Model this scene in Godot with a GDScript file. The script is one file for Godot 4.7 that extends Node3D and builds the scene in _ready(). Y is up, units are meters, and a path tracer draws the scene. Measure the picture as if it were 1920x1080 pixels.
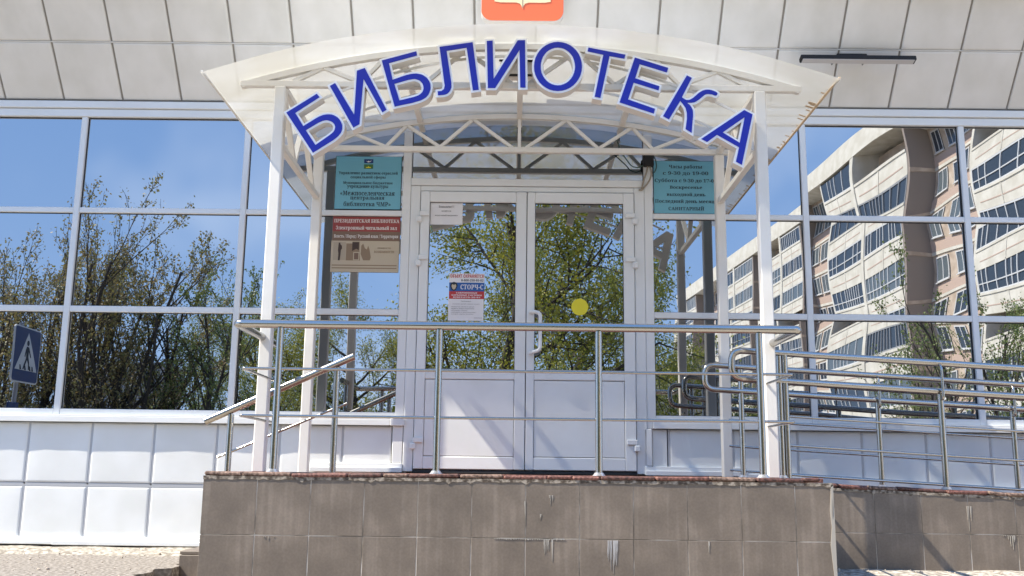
extends Node3D
# A library entrance: porch with rails and ramp, arched canopy with letters, mirrored glazing, and the street behind the camera that the glass mirrors.
# Metres; the landing of the porch is y = 0, the faces of the window frames lie in z = 0, the camera stands in front at z = 7.

const CX := -0.055          # middle of the canopy
const ARC_R := 5.58
const SUN := Vector3(1.0, -1.25, -0.25)

var M := {}
var taken := {}
var rng := RandomNumberGenerator.new()

class MB:
	var v := PackedVector3Array()
	var n := PackedVector3Array()
	var c := PackedColorArray()
	var colored := false
	func tri(a: Vector3, b: Vector3, d: Vector3, na: Vector3, nb: Vector3, nd: Vector3) -> void:
		if (b - a).cross(d - a).dot(na + nb + nd) > 0.0:
			v.append(a); v.append(d); v.append(b); n.append(na); n.append(nd); n.append(nb)
		else:
			v.append(a); v.append(b); v.append(d); n.append(na); n.append(nb); n.append(nd)
	func quad(a: Vector3, b: Vector3, d: Vector3, e: Vector3, nn: Vector3) -> void:
		tri(a, b, d, nn, nn, nn); tri(a, d, e, nn, nn, nn)
	# a box with chamfered edges
	func cbox(ctr: Vector3, size: Vector3, ch: float = 0.004, bs: Basis = Basis.IDENTITY) -> void:
		var h := size * 0.5
		ch = minf(ch, minf(h.x, minf(h.y, h.z)) * 0.9)
		var put := func(ax: int, s: Vector3) -> Vector3:
			var p := Vector3((h.x - ch) * s.x, (h.y - ch) * s.y, (h.z - ch) * s.z)
			p[ax] = h[ax] * s[ax]
			return ctr + bs * p
		for ax in 3:
			var b1 := (ax + 1) % 3
			var b2 := (ax + 2) % 3
			for sg in [-1.0, 1.0]:
				var q := []
				for k in [[-1.0, -1.0], [1.0, -1.0], [1.0, 1.0], [-1.0, 1.0]]:
					var s := Vector3.ZERO
					s[ax] = sg; s[b1] = k[0]; s[b2] = k[1]
					q.append(put.call(ax, s))
				var nn := Vector3.ZERO
				nn[ax] = sg
				quad(q[0], q[1], q[2], q[3], bs * nn)
			if ch <= 0.0:
				continue
			# the edges that run along ax
			for s1 in [-1.0, 1.0]:
				for s2 in [-1.0, 1.0]:
					var lo := Vector3.ZERO
					lo[b1] = s1; lo[b2] = s2; lo[ax] = -1.0
					var hi := lo
					hi[ax] = 1.0
					var ne := Vector3.ZERO
					ne[b1] = s1; ne[b2] = s2
					quad(put.call(b1, lo), put.call(b1, hi), put.call(b2, hi), put.call(b2, lo), bs * ne.normalized())
		if ch > 0.0:
			for sx in [-1.0, 1.0]:
				for sy in [-1.0, 1.0]:
					for sz in [-1.0, 1.0]:
						var s := Vector3(sx, sy, sz)
						var nn := bs * s.normalized()
						tri(put.call(0, s), put.call(1, s), put.call(2, s), nn, nn, nn)
	func span(lo: Vector3, hi: Vector3, ch: float = 0.004) -> void:
		cbox((lo + hi) * 0.5, (hi - lo).abs(), ch)
	# a square bar from a to b
	func bar(a: Vector3, b: Vector3, w: float, t: float, side: Vector3 = Vector3.BACK, ch: float = 0.003) -> void:
		var d := (b - a).normalized()
		var s := (side - d * side.dot(d)).normalized()
		cbox((a + b) * 0.5, Vector3((b - a).length(), w, t), ch, Basis(d, s.cross(d), s))
	func tube(pts: Array, r: float, seg: int = 10, r_end: float = -1.0, caps: bool = true) -> void:
		if r_end < 0.0:
			r_end = r
		var m := pts.size()
		var d0: Vector3 = (pts[1] - pts[0]).normalized()
		var up := Vector3.UP if absf(d0.y) < 0.9 else Vector3.RIGHT
		var s: Vector3 = d0.cross(up).normalized()
		var prev := []
		for i in m:
			var d: Vector3 = (pts[mini(i + 1, m - 1)] - pts[maxi(i - 1, 0)]).normalized()
			s = (s - d * s.dot(d)).normalized()
			var t := d.cross(s)
			var rr := lerpf(r, r_end, float(i) / float(m - 1))
			if i > 0 and i < m - 1:
				var din: Vector3 = (pts[i] - pts[i - 1]).normalized()
				rr /= maxf(0.5, din.dot(d))
			var ring := []
			for k in seg:
				var a := TAU * k / seg
				var o := s * cos(a) + t * sin(a)
				ring.append([pts[i] + o * rr, o])
			if i > 0:
				for k in seg:
					var a0 = prev[k]; var a1 = prev[(k + 1) % seg]; var b0 = ring[k]; var b1 = ring[(k + 1) % seg]
					tri(a0[0], b0[0], b1[0], a0[1], b0[1], b1[1])
					tri(a0[0], b1[0], a1[0], a0[1], b1[1], a1[1])
			if caps and (i == 0 or i == m - 1):
				var nn: Vector3 = -d if i == 0 else d
				for k in range(1, seg - 1):
					tri(ring[0][0], ring[k][0], ring[k + 1][0], nn, nn, nn)
			prev = ring
	# a flat shape in x and y with holes, thickness from z0 to z1
	func prism(poly: PackedVector2Array, hole: PackedVector2Array, z0: float, z1: float) -> void:
		prisms(poly, [hole] if hole.size() > 2 else [], z0, z1)
	func prisms(poly: PackedVector2Array, holes: Array, z0: float, z1: float) -> void:
		var ring := poly.duplicate()
		if Geometry2D.is_polygon_clockwise(ring):
			ring.reverse()
		var pieces := [ring]
		var rings := [ring]
		for h0 in holes:
			var h: PackedVector2Array = h0.duplicate()
			if not Geometry2D.is_polygon_clockwise(h):
				h.reverse()
			rings.append(h)
			var lo := h[0]
			var hi := h[0]
			for q in h:
				lo = lo.min(q); hi = hi.max(q)
			var cx := (lo.x + hi.x) * 0.5
			var far := 20000.0
			var halves := [PackedVector2Array([Vector2(-far, -far), Vector2(cx, -far), Vector2(cx, far), Vector2(-far, far)]), PackedVector2Array([Vector2(cx, -far), Vector2(far, -far), Vector2(far, far), Vector2(cx, far)])]
			var nx := []
			for pc in pieces:
				for hf in halves:
					for q in Geometry2D.intersect_polygons(pc, hf):
						for w in Geometry2D.clip_polygons(q, h):
							nx.append(w)
			pieces = nx
		for flat in pieces:
			fill(flat, z0, z1, 0)
		for rg in rings:
			for i in rg.size():
				var a: Vector2 = rg[i]
				var b: Vector2 = rg[(i + 1) % rg.size()]
				var t := b - a
				if t.length() < 1e-6:
					continue
				var nn := Vector3(t.y, -t.x, 0).normalized()
				quad(Vector3(a.x, a.y, z0), Vector3(b.x, b.y, z0), Vector3(b.x, b.y, z1), Vector3(a.x, a.y, z1), nn)
	# both faces of a plain outline; one that does not triangulate is halved and tried again
	func fill(flat: PackedVector2Array, z0: float, z1: float, depth: int) -> void:
			var ix := Geometry2D.triangulate_polygon(flat)
			if ix.is_empty() and depth < 6:
				var lo := flat[0]
				var hi := flat[0]
				for q in flat:
					lo = lo.min(q); hi = hi.max(q)
				var c := (lo + hi) * 0.5
				var wide := hi.x - lo.x > hi.y - lo.y
				var f := 20000.0
				for s in [-1.0, 1.0]:
					var hf := PackedVector2Array([Vector2(c.x, -f), Vector2(c.x + s * f, -f), Vector2(c.x + s * f, f), Vector2(c.x, f)]) if wide else PackedVector2Array([Vector2(-f, c.y), Vector2(f, c.y), Vector2(f, c.y + s * f), Vector2(-f, c.y + s * f)])
					for q in Geometry2D.intersect_polygons(flat, hf):
						fill(q, z0, z1, depth + 1)
				return
			for k in range(0, ix.size(), 3):
				var a: Vector2 = flat[ix[k]]
				var b: Vector2 = flat[ix[k + 1]]
				var d: Vector2 = flat[ix[k + 2]]
				tri(Vector3(a.x, a.y, z1), Vector3(b.x, b.y, z1), Vector3(d.x, d.y, z1), Vector3.BACK, Vector3.BACK, Vector3.BACK)
				tri(Vector3(a.x, a.y, z0), Vector3(b.x, b.y, z0), Vector3(d.x, d.y, z0), Vector3.FORWARD, Vector3.FORWARD, Vector3.FORWARD)
	func mesh(m: Material) -> ArrayMesh:
		var arr := []
		arr.resize(Mesh.ARRAY_MAX)
		arr[Mesh.ARRAY_VERTEX] = v
		arr[Mesh.ARRAY_NORMAL] = n
		if colored:
			arr[Mesh.ARRAY_COLOR] = c
		var am := ArrayMesh.new()
		am.add_surface_from_arrays(Mesh.PRIMITIVE_TRIANGLES, arr)
		am.surface_set_material(0, m)
		return am

# ---------------------------------------------------------------- naming
func numbered(called: String) -> String:
	if not taken.has(called):
		taken[called] = 0
		return called
	taken[called] += 1
	return "%s_%03d" % [called, taken[called]]

func thing(called: String, label: String, category: String, at: Vector3 = Vector3.ZERO, group: String = "") -> Node3D:
	var o := Node3D.new()
	o.name = numbered(called)
	add_child(o)
	o.position = at
	tag(o, label, category, group)
	return o

func tag(o: Node, label: String, category: String, group: String = "") -> void:
	o.set_meta("label", label)
	o.set_meta("category", category)
	if group != "":
		o.set_meta("group", group)

func put(called: String, me: Mesh, parent: Node, xf: Transform3D = Transform3D.IDENTITY) -> MeshInstance3D:
	var o := MeshInstance3D.new()
	o.mesh = me
	o.transform = xf
	o.cast_shadow = GeometryInstance3D.SHADOW_CASTING_SETTING_ON
	o.name = called if parent != self else numbered(called)
	parent.add_child(o, true)
	return o

func part(called: String, b: MB, m: String, parent: Node) -> MeshInstance3D:
	return put(called, b.mesh(M[m]), parent)

func boxpart(called: String, lo: Vector3, hi: Vector3, m: String, parent: Node, ch: float = 0.004) -> MeshInstance3D:
	var b := MB.new()
	b.span(lo, hi, ch)
	return part(called, b, m, parent)

# a line of lettering, its outlines taken from the font and fitted to w by h
func text(parent: Node, words: String, cx: float, cy: float, w: float, h: float, z: float, m: String, serif: bool = true, bold: bool = true) -> MeshInstance3D:
	var fnt := SystemFont.new()
	fnt.font_names = PackedStringArray(["Droid Serif" if serif else "Droid Sans"])
	fnt.font_weight = 700 if bold else 400
	var rid: RID = fnt.get_rids()[0]
	var ts := TextServerManager.get_primary_interface()
	var outs := []          # [outline, holes]
	var pen := 0.0
	for i in words.length():
		var gi := ts.font_get_glyph_index(rid, 100, words.unicode_at(i), 0)
		var g := ts.font_get_glyph_contours(rid, 100, gi)
		var rings := []
		if g.has("points"):
			var pts: PackedVector3Array = g.points
			var start := 0
			for e in g.contours:
				var rg := PackedVector2Array()
				var n: int = e - start + 1
				for k in n:
					var p := pts[start + k]
					var q := pts[start + (k + 1) % n]
					var o := pts[start + (k + n - 1) % n]
					if int(p.z) & 1:
						rg.append(Vector2(p.x + pen, -p.y))
					else:
						var a := Vector2(o.x, o.y) if int(o.z) & 1 else Vector2(o.x + p.x, o.y + p.y) * 0.5
						var b := Vector2(q.x, q.y) if int(q.z) & 1 else Vector2(q.x + p.x, q.y + p.y) * 0.5
						var c := Vector2(p.x, p.y)
						if not (int(o.z) & 1):
							rg.append(Vector2(a.x + pen, -a.y))
						var mq := a.lerp(c, 0.5).lerp(c.lerp(b, 0.5), 0.5)
						rg.append(Vector2(mq.x + pen, -mq.y))
				start = e + 1
				if rg.size() > 2:
					rings.append(rg)
		var solid := []
		var hollow := []
		var widest := -1.0
		var way := false
		for rg in rings:
			var bl: Vector2 = rg[0]
			var tr: Vector2 = rg[0]
			for q in rg:
				bl = bl.min(q); tr = tr.max(q)
			var ar := (tr.x - bl.x) * (tr.y - bl.y)
			if ar > widest:
				widest = ar
				way = Geometry2D.is_polygon_clockwise(rg)
		for rg in rings:
			if Geometry2D.is_polygon_clockwise(rg) != way:
				hollow.append(rg)
			else:
				solid.append(rg)
		if solid.is_empty() and not hollow.is_empty():
			solid = hollow; hollow = []
		var merged := []
		while not solid.is_empty():
			var cur: PackedVector2Array = solid.pop_back()
			var again := true
			while again:
				again = false
				for k in solid.size():
					var u := Geometry2D.merge_polygons(cur, solid[k])
					var outer := []
					for x in u:
						if not Geometry2D.is_polygon_clockwise(x):
							outer.append(x)
					if outer.size() == 1:
						cur = outer[0]
						for x in u:
							if Geometry2D.is_polygon_clockwise(x):
								hollow.append(x)
						solid.remove_at(k)
						again = true
						break
			merged.append(cur)
		for c in merged:
			var hs := []
			for x in hollow:
				if Geometry2D.is_point_in_polygon(x[0], c):
					hs.append(x)
			outs.append([c, hs])
		pen += ts.font_get_glyph_advance(rid, 100, gi).x
	var lo := Vector2(1e9, 1e9)
	var hi := -lo
	for o in outs:
		for p in o[0]:
			lo = lo.min(p); hi = hi.max(p)
	var k := Vector2(w / (hi.x - lo.x), h / (hi.y - lo.y))
	var mid := (lo + hi) * 0.5
	var b := MB.new()
	for o in outs:
		b.prisms(o[0], o[1], 0.0, 1.0)
	return put("lettering", b.mesh(M[m]), parent, Transform3D(Basis.from_scale(Vector3(k.x, k.y, 0.0008)), Vector3(cx - mid.x * k.x, cy - mid.y * k.y, z)))

func rounded(pts: Array, rad: float, steps: int = 6) -> Array:
	var out := [pts[0]]
	for i in range(1, pts.size() - 1):
		var a: Vector3 = pts[i - 1]
		var b: Vector3 = pts[i]
		var d: Vector3 = pts[i + 1]
		var r1 := minf(rad, minf((a - b).length(), (d - b).length()) * 0.49)
		var p := b + (a - b).normalized() * r1
		var q := b + (d - b).normalized() * r1
		for k in steps + 1:
			var t := float(k) / steps
			out.append(p.lerp(b, t).lerp(b.lerp(q, t), t))
	out.append(pts[-1])
	return out

# ---------------------------------------------------------------- materials
func lin(r: float, g: float, b: float) -> Color:
	return Color(r, g, b).linear_to_srgb()

func mat(called: String, col: Color, rough: float, metal: float = 0.0) -> StandardMaterial3D:
	var m := StandardMaterial3D.new()
	m.resource_name = called
	m.albedo_color = col
	m.roughness = rough
	m.metallic = metal
	M[called] = m
	return m

func noise_tex(freq: float, lo: Color, hi: Color, seed_: int, size: int = 512, octaves: int = 5, as_normal: bool = false, strength: float = 4.0) -> NoiseTexture2D:
	var f := FastNoiseLite.new()
	f.seed = seed_
	f.frequency = freq
	f.fractal_octaves = octaves
	var t := NoiseTexture2D.new()
	t.width = size
	t.height = size
	t.seamless = true
	t.noise = f
	if as_normal:
		t.as_normal_map = true
		t.bump_strength = strength
	else:
		var g := Gradient.new()
		g.offsets = PackedFloat32Array([0.25, 0.75])
		g.colors = PackedColorArray([lo, hi])
		t.color_ramp = g
	return t

func patchy(m: StandardMaterial3D, tex: Texture2D, scale: float) -> void:
	m.albedo_texture = tex
	m.uv1_triplanar = true
	m.uv1_world_triplanar = true
	m.uv1_scale = Vector3.ONE * scale

# streaked, limescaled face of a ceramic tile: vertical runs and blotches
func tile_image() -> ImageTexture:
	var w := 1024
	var im := Image.create(w, w, false, Image.FORMAT_RGB8)
	var fa := FastNoiseLite.new(); fa.seed = 5; fa.frequency = 0.02; fa.fractal_octaves = 4
	var fb := FastNoiseLite.new(); fb.seed = 9; fb.frequency = 0.005; fb.fractal_octaves = 4
	var fc := FastNoiseLite.new(); fc.seed = 14; fc.frequency = 0.09; fc.fractal_octaves = 3
	for y in w:
		for x in w:
			var run := fa.get_noise_2d(x * 1.8, y * 0.06)
			var blot := fb.get_noise_2d(x, y)
			var fine := fc.get_noise_2d(x, y)
			var k := clampf((run + blot * 0.7 - 0.02) * 1.5, 0.0, 1.0)
			var g := 0.452 + fine * 0.03 + blot * 0.06
			var lime := k * 0.042
			im.set_pixel(x, y, Color(g * 1.00 + lime, g * 0.905 + lime, g * 0.81 + lime))
	im.generate_mipmaps()
	return ImageTexture.create_from_image(im)

func make_materials() -> void:
	var fm := mat("frame_white", lin(0.755, 0.77, 0.765), 0.34)
	patchy(fm, noise_tex(0.008, Color(0.985, 0.983, 0.978), Color(1, 1, 1), 2, 512, 3), 0.5)
	var pw := mat("panel_white", lin(0.77, 0.78, 0.765), 0.4)
	patchy(pw, noise_tex(0.008, Color(0.972, 0.970, 0.964), Color(1, 1, 1), 3, 512, 4), 0.5)
	var fw := mat("fascia_white", lin(0.77, 0.755, 0.72), 0.38)
	patchy(fw, noise_tex(0.01, Color(0.94, 0.94, 0.93), Color(1, 1, 1), 4), 0.5)
	mat("seam_grey", lin(0.46, 0.47, 0.49), 0.4, 0.2)
	mat("seam_dark", lin(0.33, 0.31, 0.28), 0.7)
	mat("gap_dark", lin(0.03, 0.03, 0.03), 0.8)
	var cm := mat("cream_steel", lin(0.78, 0.755, 0.70), 0.42)
	patchy(cm, noise_tex(0.006, Color(0.97, 0.965, 0.955), Color(1, 1, 1), 6), 0.6)
	var gl := mat("mirror_glass", lin(0.395, 0.41, 0.425), 0.0, 1.0)
	gl.roughness = 0.004
	mat("steel", lin(0.46, 0.435, 0.395), 0.19, 1.0)
	mat("steel_brushed", lin(0.40, 0.385, 0.35), 0.26, 1.0)
	mat("weld", lin(0.8, 0.8, 0.8), 0.3, 0.6)
	mat("letter_blue", lin(0.002, 0.013, 0.36), 0.5)
	mat("letter_rim", lin(0.82, 0.84, 0.88), 0.4)
	mat("letter_side", lin(0.72, 0.68, 0.62), 0.4)
	var pc := mat("polycarbonate", lin(0.84, 0.85, 0.845), 0.25)
	pc.backlight_enabled = true
	pc.backlight = Color(0.64, 0.64, 0.62)
	patchy(pc, noise_tex(0.006, Color(0.93, 0.92, 0.89), Color(1, 1, 1), 8, 512, 4), 0.45)
	pc.transparency = BaseMaterial3D.TRANSPARENCY_ALPHA
	pc.albedo_color.a = 0.78
	mat("rust_trim", lin(0.60, 0.45, 0.29), 0.7)
	var tl := mat("porch_tile", Color(1, 1, 1), 0.48)
	tl.albedo_texture = tile_image()
	tl.uv1_triplanar = true
	tl.uv1_world_triplanar = true
	tl.uv1_scale = Vector3.ONE * 0.62
	mat("lime", lin(0.37, 0.34, 0.295), 0.85)
	mat("peel", lin(0.40, 0.39, 0.385), 0.7)
	var gr := mat("grout", lin(0.66, 0.60, 0.52), 0.9)
	patchy(gr, noise_tex(0.008, Color(0.55, 0.53, 0.5), Color(1, 1, 1), 10), 0.8)
	var mo := mat("mortar", lin(0.36, 0.31, 0.25), 0.95)
	patchy(mo, noise_tex(0.03, Color(0.5, 0.47, 0.45), Color(1, 1, 1), 11), 2.0)
	var rt := mat("red_tile", lin(0.235, 0.105, 0.08), 0.6)
	patchy(rt, noise_tex(0.04, Color(0.55, 0.5, 0.5), Color(1, 1, 1), 12), 2.5)
	var rd := mat("red_tile_dusty", lin(0.30, 0.20, 0.155), 0.85)
	patchy(rd, noise_tex(0.03, Color(0.5, 0.48, 0.46), Color(1, 1, 1), 17), 2.5)
	var rk := mat("red_tile_dark", lin(0.15, 0.065, 0.05), 0.6)
	patchy(rk, noise_tex(0.04, Color(0.5, 0.48, 0.46), Color(1, 1, 1), 18), 2.5)
	var gd := mat("soil", lin(0.49, 0.455, 0.395), 0.95)
	patchy(gd, noise_tex(0.02, Color(0.62, 0.60, 0.58), Color(1, 1, 1), 13, 1024, 6), 0.9)
	gd.normal_enabled = true
	gd.normal_texture = noise_tex(0.05, Color(), Color(), 14, 512, 5, true, 4.0)
	var sl := mat("old_asphalt", lin(0.335, 0.305, 0.27), 0.95)
	patchy(sl, noise_tex(0.03, Color(0.62, 0.6, 0.58), Color(1, 1, 1), 15, 1024, 6), 1.1)
	mat("stone", lin(0.46, 0.39, 0.31), 0.95)
	mat("black_plastic", lin(0.012, 0.011, 0.011), 0.75)
	mat("lamp_lens", lin(0.55, 0.53, 0.52), 0.35)
	mat("cable_grey", lin(0.30, 0.26, 0.20), 0.6)
	mat("cable_green", lin(0.05, 0.10, 0.08), 0.5)
	mat("emblem_orange", lin(0.86, 0.165, 0.055), 0.4)
	mat("emblem_cream", lin(0.86, 0.72, 0.42), 0.45)
	mat("plate_blue", lin(0.16, 0.43, 0.54), 0.5)
	mat("plate_edge", lin(0.03, 0.05, 0.06), 0.5)
	mat("ink", lin(0.012, 0.02, 0.035), 0.6)
	mat("ink_grey", lin(0.18, 0.17, 0.18), 0.7)
	mat("poster_red", lin(0.30, 0.055, 0.05), 0.5)
	mat("poster_brown", lin(0.20, 0.125, 0.085), 0.5)
	mat("poster_cream", lin(0.52, 0.44, 0.32), 0.5)
	mat("poster_tan", lin(0.27, 0.19, 0.12), 0.5)
	mat("poster_dark", lin(0.06, 0.035, 0.025), 0.5)
	mat("paper", lin(0.74, 0.73, 0.74), 0.6)
	mat("print_white", lin(0.78, 0.74, 0.70), 0.5)
	mat("print_red", lin(0.46, 0.035, 0.035), 0.5)
	mat("print_blue", lin(0.02, 0.10, 0.34), 0.5)
	mat("flag_blue", lin(0.01, 0.04, 0.16), 0.5)
	mat("flag_green", lin(0.06, 0.17, 0.05), 0.5)
	mat("yellow", lin(0.75, 0.66, 0.03), 0.45)
	mat("road_blue", lin(0.010, 0.036, 0.13), 0.4)
	mat("galvanised", lin(0.30, 0.30, 0.31), 0.45, 0.6)
	# across the street
	var hc := mat("house_cream", lin(0.80, 0.76, 0.675), 0.85)
	patchy(hc, noise_tex(0.02, Color(0.93, 0.925, 0.91), Color(1, 1, 1), 20), 0.08)
	var hp := mat("house_beige", lin(0.68, 0.56, 0.45), 0.85)
	patchy(hp, noise_tex(0.02, Color(0.86, 0.84, 0.82), Color(1, 1, 1), 21), 0.08)
	mat("house_pink", lin(0.60, 0.45, 0.37), 0.85)
	mat("house_brown", lin(0.32, 0.265, 0.23), 0.85)
	mat("house_glass", lin(0.05, 0.065, 0.085), 0.08)
	mat("house_glass_pale", lin(0.14, 0.17, 0.19), 0.15)
	mat("sign_white", lin(0.55, 0.56, 0.56), 0.5)
	mat("house_frame", lin(0.74, 0.74, 0.74), 0.5)
	mat("far_grey", lin(0.33, 0.34, 0.36), 0.85)
	mat("asphalt", lin(0.055, 0.055, 0.057), 0.9)
	var bk := mat("bark", lin(0.13, 0.105, 0.082), 0.9)
	patchy(bk, noise_tex(0.05, Color(0.6, 0.6, 0.6), Color(1, 1, 1), 22), 3.0)
	var lf := mat("leaf", Color(1, 1, 1), 0.55)
	lf.vertex_color_use_as_albedo = true
	lf.backlight_enabled = true
	lf.backlight = Color(0.75, 0.75, 0.6)

# ---------------------------------------------------------------- sky, sun, camera
func make_light() -> void:
	var cam := Camera3D.new()
	cam.name = "camera"
	cam.fov = 32.7484
	cam.near = 0.05
	cam.far = 1500.0
	cam.transform = Transform3D(Basis(Vector3.UP, 0.00439) * Basis(Vector3.RIGHT, 0.18739) * Basis(Vector3.BACK, 0.0122), Vector3(-0.0657, 0.0045, 7.145))
	add_child(cam)
	cam.current = true

	var w := 512
	var h := 256
	var im := Image.create(w, h, false, Image.FORMAT_RGBF)
	var fn := FastNoiseLite.new(); fn.seed = 31; fn.frequency = 0.9; fn.fractal_octaves = 5
	fn.domain_warp_enabled = true; fn.domain_warp_amplitude = 0.6; fn.domain_warp_frequency = 0.7
	for y in h:
		var el := (0.5 - (y + 0.5) / h) * PI
		for x in w:
			var az := (x + 0.5) / w * TAU
			var t := clampf(sin(el), 0.0, 1.0)
			var col := Color(0.50, 0.68, 0.92).lerp(Color(0.062, 0.195, 0.52), pow(t, 0.36))
			if el < 0.0:
				col = Color(0.30, 0.30, 0.30)
			else:
				var d := Vector3(cos(el) * cos(az), sin(el), cos(el) * sin(az)) / (0.25 + sin(el))
				var cl := clampf(fn.get_noise_3d(d.x * 0.8, d.y * 0.3, d.z * 1.3) * 1.7 - 0.02, 0.0, 1.0)
				col = col.lerp(Color(0.80, 0.88, 1.0), cl * 0.34)
			im.set_pixel(x, y, col)
	var sky := Sky.new()
	var ps := PanoramaSkyMaterial.new()
	ps.panorama = ImageTexture.create_from_image(im)
	sky.sky_material = ps
	var env := Environment.new()
	env.background_mode = Environment.BG_SKY
	env.sky = sky
	env.background_energy_multiplier = 1.0
	env.tonemap_mode = Environment.TONE_MAPPER_LINEAR
	env.tonemap_exposure = 2.42
	env.sdfgi_enabled = true
	env.ssao_enabled = true
	env.ssil_enabled = true
	var we := WorldEnvironment.new()
	we.name = "world"
	we.environment = env
	add_child(we)

	var sun := DirectionalLight3D.new()
	sun.name = "sun"
	sun.light_energy = 1.5
	sun.light_color = Color(1.0, 0.965, 0.90)
	sun.light_angular_distance = 0.5
	sun.shadow_enabled = true
	sun.look_at_from_position(Vector3.ZERO, SUN, Vector3.UP)
	add_child(sun)

func _ready() -> void:
	rng.seed = 7
	make_light()
	make_materials()
	ground()
	library()
	porch()
	ramp()
	canopy()
	letters()
	rails()
	fittings()
	street()

# ---------------------------------------------------------------- the ground
func gy(x: float, z: float) -> float:
	var left := -0.535
	if z > 0.3:
		left = lerpf(-0.535, -0.615, clampf((z - 0.3) / 0.3, 0.0, 1.0))
	var right := lerpf(-0.515, -0.62, clampf((z - 1.4) / 0.8, 0.0, 1.0))
	var near := lerpf(left, right, clampf((x + 0.5) * 1.0, 0.0, 1.0))
	return lerpf(near, -1.6, smoothstep(2.2, 8.5, z))

func ground() -> void:
	var f := FastNoiseLite.new(); f.seed = 77; f.frequency = 1.6; f.fractal_octaves = 5
	var xs := [-600.0, -150.0, -50.0, -18.0, -9.0]
	var zs := [-200.0, -40.0, -8.0, -0.6]
	for i in 131:
		xs.append(-6.5 + i * 0.1)
	for i in 44:
		zs.append(-0.3 + i * 0.07)
	xs.append_array([9.0, 18.0, 50.0, 150.0, 600.0])
	zs.append_array([3.2, 4.0, 5.0, 6.0, 7.0, 8.5, 11.0, 16.0, 30.0, 70.0, 200.0, 700.0])
	var at := func(i: int, j: int) -> Vector3:
		var x: float = xs[i]
		var z: float = zs[j]
		return Vector3(x, gy(x, z) + (f.get_noise_2d(x, z) * 0.014 if absf(x) < 6.4 and z > -0.2 and z < 2.9 else 0.0), z)
	var b := MB.new()
	for i in xs.size() - 1:
		for j in zs.size() - 1:
			var p: Vector3 = at.call(i, j); var q: Vector3 = at.call(i + 1, j); var r: Vector3 = at.call(i + 1, j + 1); var s: Vector3 = at.call(i, j + 1)
			var nn := (s - p).cross(q - p).normalized()
			if nn.y < 0.0:
				nn = -nn
			b.tri(p, q, r, nn, nn, nn); b.tri(p, r, s, nn, nn, nn)
	var g := put("ground", b.mesh(M.soil), self)
	g.set_meta("kind", "structure")
	# broken slab of old asphalt with a ragged edge towards the steps
	var rg := RandomNumberGenerator.new()
	rg.seed = 4
	var poly := PackedVector2Array([Vector2(-7.5, 0.42), Vector2(-7.5, 3.1)])
	for i in 12:
		poly.append(Vector2(-7.0 + i * 0.4, 3.1 + rg.randf_range(-0.1, 0.1)))
	for i in 30:
		var z := 2.9 - i * 0.062
		poly.append(Vector2(-2.01 + rg.randf_range(-0.05, 0.05) - maxf(0.0, z - 2.0) * 0.5, z))
	for i in 40:
		poly.append(Vector2(-2.12 - i * 0.13, 0.72 + rg.randf_range(-0.07, 0.07) - i * 0.006))
	var sb := MB.new()
	sb.prism(poly, PackedVector2Array(), 0.536, 0.60)
	var so := put("asphalt_apron", sb.mesh(M.old_asphalt), self, Transform3D(Basis(Vector3.RIGHT, PI / 2), Vector3.ZERO))
	so.set_meta("kind", "structure")
	so.set_meta("label", "broken slab of old pale asphalt beside the steps")
	# loose grit and crumbs
	var gm := MB.new()
	gm.cbox(Vector3.ZERO, Vector3(1, 0.6, 0.8), 0.22)
	var mm := MultiMesh.new()
	mm.transform_format = MultiMesh.TRANSFORM_3D
	mm.mesh = gm.mesh(M.stone)
	mm.instance_count = 800
	for i in 800:
		var x := rg.randf_range(-4.6, -1.7)
		var z := rg.randf_range(0.05, 2.3)
		var s := rg.randf_range(0.003, 0.010) if i % 30 else rg.randf_range(0.012, 0.026)
		if i >= 450:
			x = rg.randf_range(1.6, 4.2); z = rg.randf_range(1.27, 2.3)
		var y := gy(x, z) + f.get_noise_2d(x, z) * 0.014
		if x < -2.06 and z > 0.62 and i < 450:
			y = -0.536
		mm.set_instance_transform(i, Transform3D(Basis.from_euler(Vector3(rg.randf() * 6, rg.randf() * 6, rg.randf() * 6)).scaled(Vector3.ONE * s), Vector3(x, y + s * 0.25, z)))
	var mi := MultiMeshInstance3D.new()
	mi.name = "gravel"
	mi.multimesh = mm
	mi.set_meta("kind", "stuff")
	mi.set_meta("label", "loose grit and crumbs on the bare ground")
	mi.set_meta("category", "gravel")
	add_child(mi)

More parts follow.
